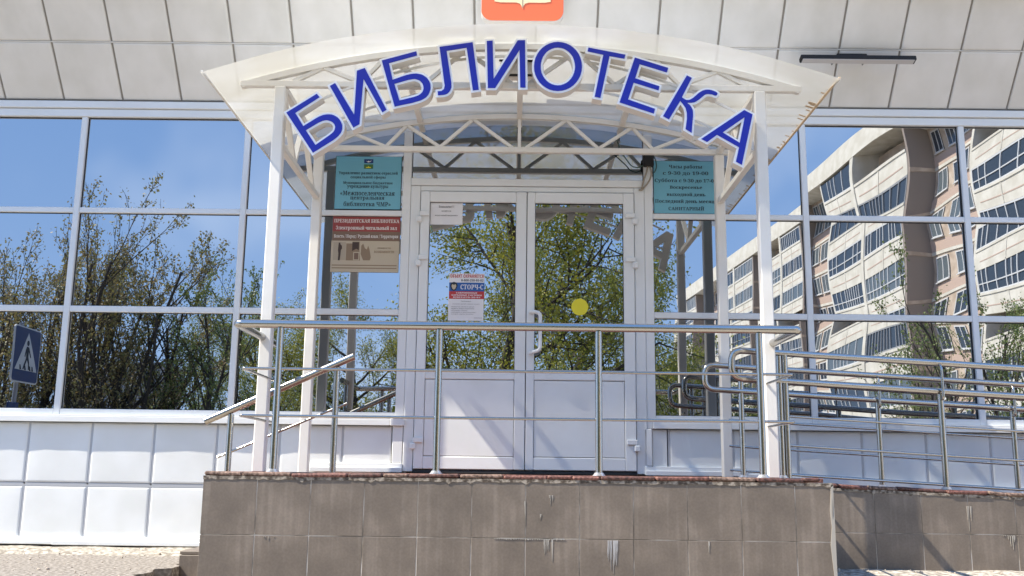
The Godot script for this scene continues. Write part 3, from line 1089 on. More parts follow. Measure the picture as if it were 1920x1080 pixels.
# ---------------------------------------------------------------- lettering
const LETTERS := [
	["letter_be", [-1.464,2.128,-1.286,2.250,-1.268,2.229,-1.410,2.127,-1.357,2.044,-1.280,2.096,-1.268,2.103,-1.254,2.110,-1.242,2.115,-1.229,2.118,-1.216,2.120,-1.203,2.120,-1.190,2.119,-1.178,2.115,-1.167,2.110,-1.156,2.103,-1.145,2.093,-1.137,2.083,-1.130,2.071,-1.125,2.059,-1.122,2.047,-1.122,2.036,-1.123,2.024,-1.126,2.013,-1.130,2.003,-1.136,1.994,-1.143,1.985,-1.152,1.976,-1.163,1.966,-1.174,1.957,-1.291,1.877], [-1.341,2.018,-1.268,2.066,-1.256,2.072,-1.244,2.078,-1.233,2.081,-1.222,2.083,-1.211,2.082,-1.201,2.080,-1.191,2.076,-1.182,2.070,-1.175,2.063,-1.170,2.056,-1.167,2.048,-1.165,2.039,-1.166,2.031,-1.168,2.021,-1.172,2.013,-1.179,2.004,-1.188,1.996,-1.197,1.988,-1.278,1.926]],
	["letter_i", [-1.209,2.301,-1.178,2.320,-1.054,2.119,-1.049,2.401,-1.002,2.419,-0.860,2.153,-0.885,2.136,-1.007,2.349,-1.020,2.060,-1.056,2.038], []],
	["letter_be", [-0.901,2.469,-0.692,2.531,-0.686,2.504,-0.856,2.452,-0.830,2.345,-0.747,2.377,-0.732,2.381,-0.718,2.384,-0.704,2.386,-0.689,2.387,-0.674,2.385,-0.660,2.382,-0.647,2.377,-0.634,2.369,-0.624,2.361,-0.614,2.349,-0.606,2.336,-0.601,2.323,-0.599,2.309,-0.598,2.295,-0.600,2.281,-0.604,2.268,-0.609,2.254,-0.617,2.243,-0.626,2.233,-0.638,2.225,-0.652,2.217,-0.668,2.211,-0.687,2.205,-0.705,2.199,-0.812,2.174], [-0.819,2.319,-0.735,2.346,-0.722,2.348,-0.708,2.351,-0.695,2.352,-0.684,2.349,-0.672,2.345,-0.663,2.340,-0.655,2.332,-0.648,2.322,-0.644,2.312,-0.642,2.302,-0.641,2.291,-0.643,2.280,-0.646,2.271,-0.652,2.262,-0.660,2.254,-0.671,2.247,-0.685,2.241,-0.699,2.236,-0.784,2.213]],
	["letter_el", [-0.551,2.561,-0.349,2.594,-0.306,2.288,-0.342,2.282,-0.385,2.558,-0.507,2.536,-0.473,2.328,-0.473,2.318,-0.472,2.307,-0.473,2.298,-0.476,2.288,-0.480,2.279,-0.485,2.271,-0.491,2.264,-0.500,2.258,-0.509,2.254,-0.522,2.251,-0.537,2.250,-0.552,2.249,-0.555,2.274,-0.532,2.276,-0.517,2.289,-0.513,2.312,-0.517,2.335], []],
	["letter_i", [-0.263,2.603,-0.227,2.606,-0.217,2.357,-0.074,2.609,-0.029,2.611,-0.023,2.304,-0.055,2.304,-0.062,2.547,-0.207,2.299,-0.251,2.299], []],
	["letter_o", [0.319,2.444,0.317,2.416,0.310,2.389,0.299,2.364,0.285,2.342,0.267,2.322,0.246,2.306,0.223,2.294,0.199,2.287,0.173,2.284,0.148,2.286,0.123,2.293,0.101,2.304,0.080,2.320,0.061,2.339,0.047,2.362,0.036,2.386,0.029,2.413,0.027,2.441,0.029,2.468,0.035,2.495,0.046,2.520,0.060,2.543,0.078,2.563,0.099,2.579,0.122,2.591,0.147,2.599,0.172,2.602,0.198,2.599,0.223,2.592,0.246,2.581,0.267,2.565,0.285,2.546,0.300,2.523,0.310,2.498,0.317,2.471], [0.277,2.443,0.275,2.422,0.270,2.401,0.263,2.382,0.252,2.364,0.239,2.349,0.225,2.337,0.208,2.328,0.191,2.322,0.172,2.320,0.154,2.322,0.137,2.327,0.120,2.336,0.105,2.348,0.092,2.363,0.082,2.380,0.074,2.399,0.069,2.420,0.068,2.441,0.069,2.462,0.074,2.483,0.081,2.503,0.092,2.520,0.104,2.536,0.119,2.548,0.136,2.557,0.153,2.563,0.172,2.565,0.190,2.563,0.208,2.558,0.224,2.549,0.239,2.537,0.252,2.522,0.263,2.505,0.270,2.485,0.275,2.465]],
	["letter_te", [0.358,2.567,0.584,2.523,0.577,2.497,0.487,2.513,0.430,2.243,0.395,2.250,0.449,2.521,0.353,2.542], []],
	["letter_ye", [0.641,2.505,0.843,2.440,0.834,2.411,0.670,2.463,0.642,2.371,0.788,2.321,0.782,2.295,0.632,2.343,0.597,2.235,0.759,2.177,0.751,2.147,0.545,2.216], []],
	["letter_ka", [0.806,2.131,0.955,2.393,0.985,2.377,0.922,2.252,0.930,2.246,0.939,2.240,0.948,2.236,0.956,2.235,0.965,2.236,0.973,2.239,0.981,2.244,0.990,2.250,0.998,2.257,1.008,2.266,1.018,2.276,1.028,2.284,1.037,2.290,1.047,2.296,1.056,2.299,1.066,2.302,1.076,2.303,1.085,2.303,1.095,2.302,1.105,2.299,1.114,2.296,1.123,2.292,1.133,2.286,1.138,2.281,1.138,2.275,1.133,2.268,1.128,2.265,1.122,2.266,1.114,2.269,1.106,2.273,1.097,2.274,1.086,2.275,1.077,2.275,1.071,2.274,1.065,2.272,1.059,2.268,1.052,2.262,1.043,2.254,1.034,2.246,1.024,2.238,1.014,2.231,1.005,2.225,0.996,2.221,0.988,2.220,0.980,2.218,0.970,2.218,0.960,2.218,0.954,2.216,0.957,2.213,0.965,2.207,0.972,2.200,0.977,2.192,0.982,2.181,0.986,2.170,0.987,2.158,0.987,2.145,0.987,2.133,0.976,2.028,0.940,2.051,0.950,2.117,0.950,2.155,0.943,2.185,0.929,2.207,0.912,2.230,0.842,2.111], []],
	["letter_a", [1.296,2.175,1.345,2.148,1.271,1.831,1.236,1.850,1.258,1.940,1.128,2.017,1.068,1.971,1.033,1.990], [1.298,2.131,1.262,1.968,1.162,2.032]],
]

func letters() -> void:
	var S := thing("letter_sign", "arched row of blue box letters on the front of the canopy", "sign")
	var say := ["Б", "И", "Б", "Л", "И", "О", "Т", "Е", "К", "А"]
	for i in LETTERS.size():
		var d: Array = LETTERS[i]
		var p := PackedVector2Array()
		var h := PackedVector2Array()
		for k in range(0, d[1].size(), 2):
			p.append(Vector2(d[1][k], d[1][k + 1]))
		for k in range(0, d[2].size(), 2):
			h.append(Vector2(d[2][k], d[2][k + 1]))
		if Geometry2D.is_polygon_clockwise(p):
			p.reverse()
		if h.size() > 0 and Geometry2D.is_polygon_clockwise(h):
			h.reverse()
		var big: PackedVector2Array = Geometry2D.offset_polygon(p, 0.0125, Geometry2D.JOIN_MITER)[0]
		var small := PackedVector2Array()
		if h.size() > 0:
			small = Geometry2D.offset_polygon(h, -0.0125, Geometry2D.JOIN_MITER)[0]
		var bb := MB.new()
		bb.prism(big, small, 1.455, 1.531)
		var o := part("letter", bb, "letter_side", S)
		o.set_meta("label", "blue box letter " + say[i])
		var rb := MB.new()
		rb.prism(big, small, 1.5311, 1.5365)
		part("rim", rb, "letter_rim", o)
		var fb := MB.new()
		fb.prism(p, h, 1.5366, 1.5400)
		part("face", fb, "letter_blue", o)
	# two bowed rails that carry the letters
	for dy in [-0.055, -0.235]:
		var b := MB.new()
		var n := 20
		for i in n:
			var a := lerpf(-1.36, 1.27, float(i) / n)
			var c := lerpf(-1.36, 1.27, float(i + 1) / n)
			var ya: float = 2.60 + dy - 0.20 * (a - CX) * (a - CX)
			var yc: float = 2.60 + dy - 0.20 * (c - CX) * (c - CX)
			b.bar(Vector3(a, ya, 1.4525), Vector3(c, yc, 1.4525), 0.016, 0.005, Vector3.BACK, 0.0)
		part("mounting_rail", b, "cream_steel", S)

# ---------------------------------------------------------------- rails
func flange(b: MB, p: Vector3) -> void:
	b.tube([p, p + Vector3(0, 0.006, 0), p + Vector3(0, 0.016, 0)], 0.036, 14, 0.022)

func rails() -> void:
	# along the front of the porch, turning back at both ends
	var F := thing("porch_railing", "polished steel railing along the front edge of the porch", "railing")
	var z := 1.99
	var xl := -1.548
	var xr := 1.436
	var hr := MB.new()
	hr.tube(rounded([Vector3(xl, 0.773, 1.15), Vector3(xl, 0.773, z), Vector3(xr, 0.773, z), Vector3(xr, 0.773, 1.24)], 0.03, 4), 0.0225, 16)
	part("handrail", hr, "steel", F)
	for y in [0.535, 0.288]:
		var b := MB.new()
		b.tube(rounded([Vector3(xl + 0.045, y, 1.17), Vector3(xl + 0.045, y, z), Vector3(xr - 0.045, y, z), Vector3(xr - 0.045, y, 1.24)], 0.012, 3), 0.0075, 10)
		part("infill_bar", b, "steel", F)
	for p in [[-1.315, z], [-0.470, z], [0.373, z], [1.222, z], [xl, 1.37], [1.458, 1.262]]:
		var b := MB.new()
		b.tube([Vector3(p[0], 0.0, p[1]), Vector3(p[0], 0.38, p[1]), Vector3(p[0], 0.752, p[1])], 0.0185, 14)
		var o := part("post", b, "steel_brushed" if p[0] == 1.458 else "steel", F)
		var fb := MB.new()
		flange(fb, Vector3(p[0], 0.0, p[1]))
		part("flange", fb, "weld", o)
	# beside the steps
	var S := thing("stair_handrail", "sloping steel handrail beside the steps on the left", "railing")
	var sh := MB.new()
	sh.tube([Vector3(-1.921, 0.292, 1.225), Vector3(-1.5, 0.485, 1.225), Vector3(-1.045, 0.694, 1.225)], 0.0225, 16)
	part("handrail", sh, "steel", S)
	var sbar := MB.new()
	sbar.tube([Vector3(-1.835, 0.080, 1.225), Vector3(-1.5, 0.225, 1.225), Vector3(-1.075, 0.410, 1.225)], 0.0075, 10)
	part("infill_bar", sbar, "steel", S)
	for p in [[-1.145, -0.15, 0.625], [-1.769, -0.456, 0.335]]:
		var b := MB.new()
		b.tube([Vector3(p[0], p[1], 1.225), Vector3(p[0], 0.1, 1.225), Vector3(p[0], p[2], 1.225)], 0.0185, 14)
		part("post", b, "steel", S)
	# both sides of the ramp: doubled rails joined by loops at their heads
	var defs := [
		["outer polished steel ramp railing ending in a tall loop by the post", 1.165, 1.257, 0.757, 0.585, [[1.545, 0.0], [2.519, 0.0], [3.50, 0.0], [4.48, 0.0]], [0.374, 0.200, 0.026], 1.585],
		["inner steel ramp railing along the wall ending in a low loop", 0.375, 1.242, 0.752, 0.584, [[1.490, 0.0], [2.427, 0.0], [3.345, 0.0], [4.27, 0.0]], [0.384, 0.206, 0.044], 1.40]]
	for d in defs:
		var R := thing("ramp_railing", d[0], "railing")
		var zz: float = d[1]
		var s := -0.0525
		var x0: float = d[2]
		var yt: float = d[3]
		var yb: float = d[4]
		var at := func(x: float, y: float) -> Vector3: return Vector3(x, y + s * (x - 1.45), zz)
		var b := MB.new()
		b.tube(rounded([at.call(5.6, yt), at.call(2.5, yt), at.call(x0, yt), at.call(x0, yb), at.call(2.5, yb), at.call(5.6, yb)], 0.07, 7), 0.0205, 16)
		part("handrail", b, "steel", R)
		for y in d[6]:
			var ib := MB.new()
			var xa: float = d[7]
			ib.tube([at.call(xa, y), at.call(3.0, y), at.call(5.6, y)], 0.0075, 10)
			part("infill_bar", ib, "steel", R)
		for p in d[5]:
			var px: float = p[0]
			var pb := MB.new()
			var zo := zz + (0.0 if zz < 1.0 else 0.0)
			var base := ramp_y(px) if px > 1.56 else 0.0
			pb.tube([Vector3(px, base, zo), Vector3(px, 0.3, zo), at.call(px, yb - 0.018) if px > 1.55 else Vector3(px, yt + s * (px - 1.45) - 0.018, zo)], 0.0185, 14)
			var o := part("post", pb, "steel", R)
			var fb := MB.new()
			flange(fb, Vector3(px, base, zo))
			part("flange", fb, "weld", o)
			# bracket that carries the upper tube
			if px > 1.55:
				var kb := MB.new()
				kb.tube(rounded([at.call(px, yb - 0.05), at.call(px, yb - 0.05) + Vector3(0, 0, 0.042), at.call(px, yt - 0.03) + Vector3(0, 0, 0.042), at.call(px, yt)], 0.02, 3), 0.0085, 8)
				part("bracket", kb, "steel", R)
	var cl := MB.new()
	cl.tube([Vector3(1.580, -0.003, 1.165), Vector3(1.580, 0.35, 1.165), Vector3(1.580, 0.748, 1.165)], 0.0185, 14)
	part("post", cl, "steel", get_node("ramp_railing"))

# ---------------------------------------------------------------- notices, lamps and small fittings
func fittings() -> void:
	# name plate in the left side light
	var A := thing("name_plate", "pale blue plate naming the library in the left side window", "sign")
	boxpart("plate", Vector3(-1.452, 1.953, -0.026), Vector3(-0.946, 2.375, -0.0215), "plate_edge", A, 0.001)
	boxpart("panel", Vector3(-1.4475, 1.9575, -0.0214), Vector3(-0.9505, 2.3705, -0.0175), "plate_blue", A, 0.0)
	var ax := -1.201
	var l := [["Управление развитием отраслей", 324.0, 111.0, 7.0], ["социальной сферы", 331.7, 66.0, 6.6], ["Муниципальное бюджетное", 342.5, 93.0, 6.6], ["учреждение культуры", 350.0, 77.0, 6.6], ["«Межпоселенческая", 361.5, 102.0, 8.6], ["центральная", 371.8, 64.0, 7.6], ["библиотека ЧМР»", 381.5, 88.0, 8.6]]
	for r in l:
		text(A, r[0], ax, 2.373 - (r[1] - 291.5) * 0.00418, r[2] * 0.00405, r[3] * 0.00418, -0.0172, "ink")
	boxpart("crest", Vector3(-1.236, 2.318, -0.0174), Vector3(-1.166, 2.350, -0.0164), "flag_blue", A, 0.0)
	boxpart("crest", Vector3(-1.236, 2.274, -0.0174), Vector3(-1.166, 2.309, -0.0164), "flag_green", A, 0.0)
	flat(A, "crest_mark", [[-1.222, 2.337], [-1.208, 2.331], [-1.203, 2.338], [-1.196, 2.332], [-1.178, 2.340], [-1.190, 2.328], [-1.206, 2.324]], -0.0162, "print_white")
	flat(A, "crest_mark", [[-1.222, 2.280], [-1.180, 2.280], [-1.186, 2.288], [-1.197, 2.287], [-1.201, 2.297], [-1.206, 2.287], [-1.217, 2.288]], -0.0162, "yellow")
	# poster below it
	var B := thing("reading_room_poster", "red and cream reading room poster below the blue name plate", "poster")
	boxpart("banner", Vector3(-1.453, 1.783, -0.0255), Vector3(-0.945, 1.900, -0.0235), "poster_red", B, 0.0)
	boxpart("strip", Vector3(-1.453, 1.711, -0.0255), Vector3(-0.945, 1.783, -0.0235), "poster_brown", B, 0.0)
	boxpart("sheet", Vector3(-1.458, 1.471, -0.0255), Vector3(-0.948, 1.711, -0.0235), "poster_cream", B, 0.0)
	text(B, "ПРЕЗИДЕНТСКАЯ БИБЛИОТЕКА", -1.199, 1.862, 0.492, 0.034, -0.0230, "print_white")
	text(B, "Электронный читальный зал", -1.199, 1.808, 0.46, 0.038, -0.0230, "print_white")
	text(B, "Власть / Народ / Русский язык / Территория", -1.199, 1.744, 0.484, 0.034, -0.0230, "print_white")
	flat(B, "picture", [[-1.442, 1.700], [-1.348, 1.700], [-1.348, 1.562], [-1.442, 1.562]], -0.0232, "poster_tan_pale")
	flat(B, "picture", [[-1.402, 1.695], [-1.392, 1.697], [-1.388, 1.682], [-1.378, 1.672], [-1.376, 1.650], [-1.384, 1.640], [-1.386, 1.600], [-1.390, 1.560], [-1.404, 1.560], [-1.402, 1.610], [-1.406, 1.640], [-1.404, 1.675]], -0.0230, "poster_dark")
	flat(B, "picture", [[-1.345, 1.690], [-1.30, 1.690], [-1.30, 1.705], [-1.245, 1.705], [-1.245, 1.64], [-1.238, 1.56], [-1.345, 1.56]], -0.0231, "poster_tan")
	flat(B, "picture", [[-1.29, 1.625], [-1.245, 1.625], [-1.245, 1.562], [-1.29, 1.562]], -0.0229, "poster_cream")
	flat(B, "picture", [[-1.284, 1.618], [-1.251, 1.618], [-1.251, 1.568], [-1.284, 1.568]], -0.0227, "poster_brown")
	flat(B, "picture", [[-1.30, 1.70], [-1.25, 1.70], [-1.25, 1.64], [-1.27, 1.65], [-1.30, 1.632]], -0.0230, "poster_dark")
	flat(B, "picture", [[-1.232, 1.675], [-1.218, 1.69], [-1.205, 1.655], [-1.19, 1.645], [-1.180, 1.675], [-1.168, 1.64], [-1.158, 1.585], [-1.165, 1.562], [-1.215, 1.562], [-1.235, 1.61]], -0.0230, "poster_tan")
	text(B, "ЦЕННОСТИ", -1.06, 1.655, 0.10, 0.014, -0.0231, "poster_tan")
	text(B, "ВОЗМОЖНОСТИ", -1.06, 1.628, 0.15, 0.018, -0.0231, "poster_tan")
	for y in [1.523, 1.502]:
		boxpart("rule", Vector3(-1.448, y - 0.004, -0.0236), Vector3(-0.962, y + 0.004, -0.0228), "poster_tan", B, 0.0)
	# opening hours
	var Hs := thing("opening_hours_plate", "pale blue plate with the opening hours right of the door", "sign")
	boxpart("plate", Vector3(0.966, 1.9465, -0.026), Vector3(1.458, 2.3645, -0.0215), "plate_edge", Hs, 0.001)
	boxpart("panel", Vector3(0.9695, 1.9505, -0.0214), Vector3(1.4545, 2.3605, -0.0175), "plate_blue", Hs, 0.0)
	var hl := [["Часы работы", 311.8, 64.0, 9.0], ["с 9-30 до 19-00", 324.3, 87.0, 8.4], ["Суббота с 9-30 до 17-00", 338.3, 119.0, 8.8], ["Воскресенье", 351.3, 62.0, 7.6], ["выходной день", 364.6, 74.0, 8.0], ["Последний день месяца", 377.5, 119.0, 8.4], ["САНИТАРНЫЙ", 389.9, 68.0, 8.0]]
	for r in hl:
		text(Hs, r[0], 1.212, 2.363 - (r[1] - 300.0) * 0.00414, r[2] * 0.00396, r[3] * 0.00414, -0.0172, "ink")
	# papers on the door
	var N := thing("surveillance_notice", "small white paper notice in the top corner of the door glass", "notice")
	boxpart("sheet", Vector3(-0.720, 1.836, 0.0055), Vector3(-0.475, 2.004, 0.0072), "paper", N, 0.0)
	text(N, "Внимание!!!", -0.598, 1.975, 0.115, 0.017, 0.0074, "ink_grey")
	text(N, "ведётся", -0.598, 1.941, 0.072, 0.014, 0.0074, "ink_grey")
	text(N, "видеонаблюдение", -0.598, 1.907, 0.172, 0.014, 0.0074, "ink_grey")
	var G := thing("guard_sticker", "white red and blue security sticker on the left door glass", "sticker")
	boxpart("sheet", Vector3(-0.563, 1.395, 0.0055), Vector3(-0.302, 1.463, 0.0071), "paper", G, 0.0)
	boxpart("band", Vector3(-0.563, 1.329, 0.0055), Vector3(-0.302, 1.395, 0.0071), "print_blue", G, 0.0)
	boxpart("band", Vector3(-0.563, 1.272, 0.0055), Vector3(-0.302, 1.329, 0.0071), "print_red", G, 0.0)
	text(G, "ОБЪЕКТ ОХРАНЯЕТСЯ", -0.433, 1.444, 0.248, 0.026, 0.0073, "print_red", false)
	text(G, "8-800-250-85-02", -0.392, 1.412, 0.165, 0.017, 0.0073, "ink", false)
	text(G, "СТОРЧ-С", -0.395, 1.362, 0.168, 0.036, 0.0073, "paper")
	text(G, "СОВРЕМЕННЫЕ", -0.433, 1.317, 0.155, 0.011, 0.0073, "paper", false)
	text(G, "ОХРАННЫЕ СИСТЕМЫ", -0.433, 1.300, 0.225, 0.011, 0.0073, "paper", false)
	text(G, "8(903)270-20-81", -0.433, 1.283, 0.20, 0.012, 0.0073, "paper", false)
	flat(G, "badge", [[-0.549, 1.392], [-0.528, 1.400], [-0.506, 1.392], [-0.500, 1.370], [-0.512, 1.340], [-0.528, 1.330], [-0.545, 1.340], [-0.556, 1.370]], 0.0074, "ink")
	flat(G, "badge", [[-0.541, 1.382], [-0.528, 1.376], [-0.515, 1.382], [-0.510, 1.368], [-0.517, 1.348], [-0.528, 1.340], [-0.539, 1.348], [-0.546, 1.368]], 0.0076, "poster_cream")
	var Pp := thing("typed_notice", "white typed sheet just below the security sticker", "notice")
	boxpart("sheet", Vector3(-0.567, 1.109, 0.0055), Vector3(-0.306, 1.2715, 0.0070), "paper", Pp, 0.0)
	text(Pp, "Уважаемые", -0.436, 1.254, 0.075, 0.009, 0.0072, "ink_grey", true, false)
	text(Pp, "посетители, просим соблюдать порядок", -0.436, 1.233, 0.20, 0.009, 0.0072, "ink_grey", true, false)
	var k := 0
	for s in ["входите по одному в здание", "держите двери закрытыми", "соблюдайте тишину", "сообщайте о забытых вещах", "телефон охраны на посту"]:
		text(Pp, s, -0.545 + [0.085, 0.085, 0.06, 0.092, 0.082][k], 1.211 - k * 0.0135, [0.17, 0.17, 0.12, 0.185, 0.165][k], 0.008, 0.0072, "ink_grey", true, false)
		k += 1
	text(Pp, "Администрация", -0.345, 1.130, 0.06, 0.008, 0.0072, "ink_grey", true, false)
	var Y := thing("yellow_disc", "round yellow sticker on the right door glass", "sticker")
	var yb := MB.new()
	var yp := PackedVector2Array()
	for i in 40:
		yp.append(Vector2(0.405 + cos(TAU * i / 40) * 0.0625, 1.221 + sin(TAU * i / 40) * 0.0625))
	yb.prism(yp, PackedVector2Array(), 0.0050, 0.0066)
	part("disc", yb, "yellow", Y)
	# junction box and cables
	var J := thing("junction_box", "small black box with hanging cables by the door frame", "junction box")
	boxpart("box", Vector3(0.884, 2.297, 0.018), Vector3(0.962, 2.390, 0.062), "black_plastic", J, 0.006)
	for c in [[[0.918, 2.300, 0.04], [0.905, 2.245, 0.045], [0.885, 2.19, 0.04], [0.870, 2.12, 0.024]], [[0.932, 2.300, 0.04], [0.945, 2.245, 0.05], [0.928, 2.18, 0.05], [0.872, 2.115, 0.024], [0.850, 2.120, 0.020]]]:
		var pts := []
		for q in c:
			pts.append(Vector3(q[0], q[1], q[2]))
		var b := MB.new()
		b.tube(rounded(pts, 0.05, 5), 0.0065, 8)
		part("cable", b, "cable_grey", J)
	for c in [[[0.962, 2.382, 0.04], [0.978, 2.345, 0.045], [0.985, 2.29, 0.04], [0.968, 2.255, 0.02]], [[0.884, 2.31, 0.03], [0.85, 2.290, 0.03], [0.80, 2.300, 0.02], [0.77, 2.34, 0.02], [0.72, 2.40, 0.05], [0.66, 2.50, 0.15]]]:
		var pts := []
		for q in c:
			pts.append(Vector3(q[0], q[1], q[2]))
		var b := MB.new()
		b.tube(rounded(pts, 0.05, 5), 0.0045, 8)
		part("cable", b, "cable_green", J)
	# lamp bar on the fascia
	var Lm := thing("lamp_bar", "slim black lamp bar bracketed to the white fascia", "lamp", Vector3(2.43, 3.035, 0.36))
	var tb := Basis(Vector3.RIGHT, deg_to_rad(-14.0))
	var lb := MB.new()
	lb.cbox(Vector3(0, 0, 0), Vector3(0.845, 0.036, 0.060), 0.004, tb)
	part("housing", lb, "black_plastic", Lm)
	var le := MB.new()
	le.cbox(tb * Vector3(0, -0.019, 0.0), Vector3(0.820, 0.005, 0.050), 0.001, tb)
	part("lens", le, "lamp_lens", Lm)
	var lk := MB.new()
	lk.cbox(Vector3(-0.03, 0.032, -0.045), Vector3(0.225, 0.045, 0.05), 0.005, tb)
	part("driver", lk, "black_plastic", Lm)
	for s in [-0.145, 0.085]:
		var bk := MB.new()
		bk.tube([Vector3(s, 0.035, -0.02), Vector3(s, 0.045, -0.07), Vector3(s, 0.02, -0.15)], 0.008, 8)
		part("bracket", bk, "steel_brushed", Lm)
	# shield above the canopy
	var E := thing("emblem_shield", "orange rounded shield with a pale open book above the canopy", "emblem")
	var sh := PackedVector2Array()
	var cxm := -0.044
	for q in [[-1, 0.08, PI, 1.5 * PI], [1, 0.08, 1.5 * PI, TAU]]:
		for i in 9:
			var a: float = lerpf(q[2], q[3], i / 8.0)
			sh.append(Vector2(cxm + q[0] * (0.297 - q[1]) + cos(a) * q[1], 3.178 + q[1] + sin(a) * q[1]))
	sh.append(Vector2(cxm + 0.297, 3.86))
	sh.append(Vector2(cxm - 0.297, 3.86))
	var eb := MB.new()
	eb.prism(sh, PackedVector2Array(), 0.560, 0.630)
	part("box", eb, "letter_side", E)
	var ef := MB.new()
	var inner: PackedVector2Array = Geometry2D.offset_polygon(sh, -0.004, Geometry2D.JOIN_ROUND)[0]
	ef.prism(inner, PackedVector2Array(), 0.6301, 0.634)
	part("face", ef, "emblem_orange", E)
	flat(E, "book", [[-0.245, 3.325], [-0.20, 3.318], [-0.09, 3.318], [-0.062, 3.309], [-0.050, 3.290], [-0.044, 3.270], [-0.038, 3.290], [-0.026, 3.309], [0.002, 3.318], [0.112, 3.318], [0.157, 3.325], [0.157, 3.60], [0.06, 3.62], [0.0, 3.61], [-0.044, 3.58], [-0.088, 3.61], [-0.148, 3.62], [-0.245, 3.60]], 0.6365, "emblem_cream")
	flat(E, "book_gutter", [[-0.0455, 3.275], [-0.0425, 3.275], [-0.042, 3.57], [-0.046, 3.57]], 0.638, "poster_tan")
	# flood lamp behind the letters
	var Fl := thing("flood_lamp", "white flood lamp with black edges hung behind the middle letters", "lamp")
	boxpart("housing", Vector3(-0.185, 2.455, 1.27), Vector3(0.075, 2.575, 1.33), "letter_side", Fl, 0.01)
	boxpart("fin", Vector3(-0.19, 2.560, 1.331), Vector3(0.06, 2.572, 1.342), "black_plastic", Fl, 0.002)
	boxpart("fin", Vector3(-0.15, 2.462, 1.331), Vector3(0.03, 2.476, 1.342), "black_plastic", Fl, 0.002)
	boxpart("side_cheek", Vector3(0.076, 2.49, 1.25), Vector3(0.090, 2.57, 1.345), "steel_brushed", Fl, 0.004)
	var yk := MB.new()
	yk.tube([Vector3(-0.055, 2.572, 1.30), Vector3(-0.055, 2.585, 1.30), Vector3(-0.055, 2.597, 1.30)], 0.012, 8)
	part("stem", yk, "steel_brushed", Fl)

func flat(parent: Node, called: String, pts: Array, z: float, m: String) -> void:
	if not M.has(m):
		mat(m, lin(0.42, 0.35, 0.26), 0.5)
	var p := PackedVector2Array()
	for q in pts:
		p.append(Vector2(q[0], q[1]))
	var b := MB.new()
	b.prism(p, PackedVector2Array(), z - 0.001, z)
	part(called, b, m, parent)

# ---------------------------------------------------------------- the street behind the camera, seen in the glass
func mirror_x(px: float, far: float) -> float:      # where a thing stands that the glass shows in that column, far metres along the folded sight line
	return -0.066 + (px - 964.0) / 1838.0 * far

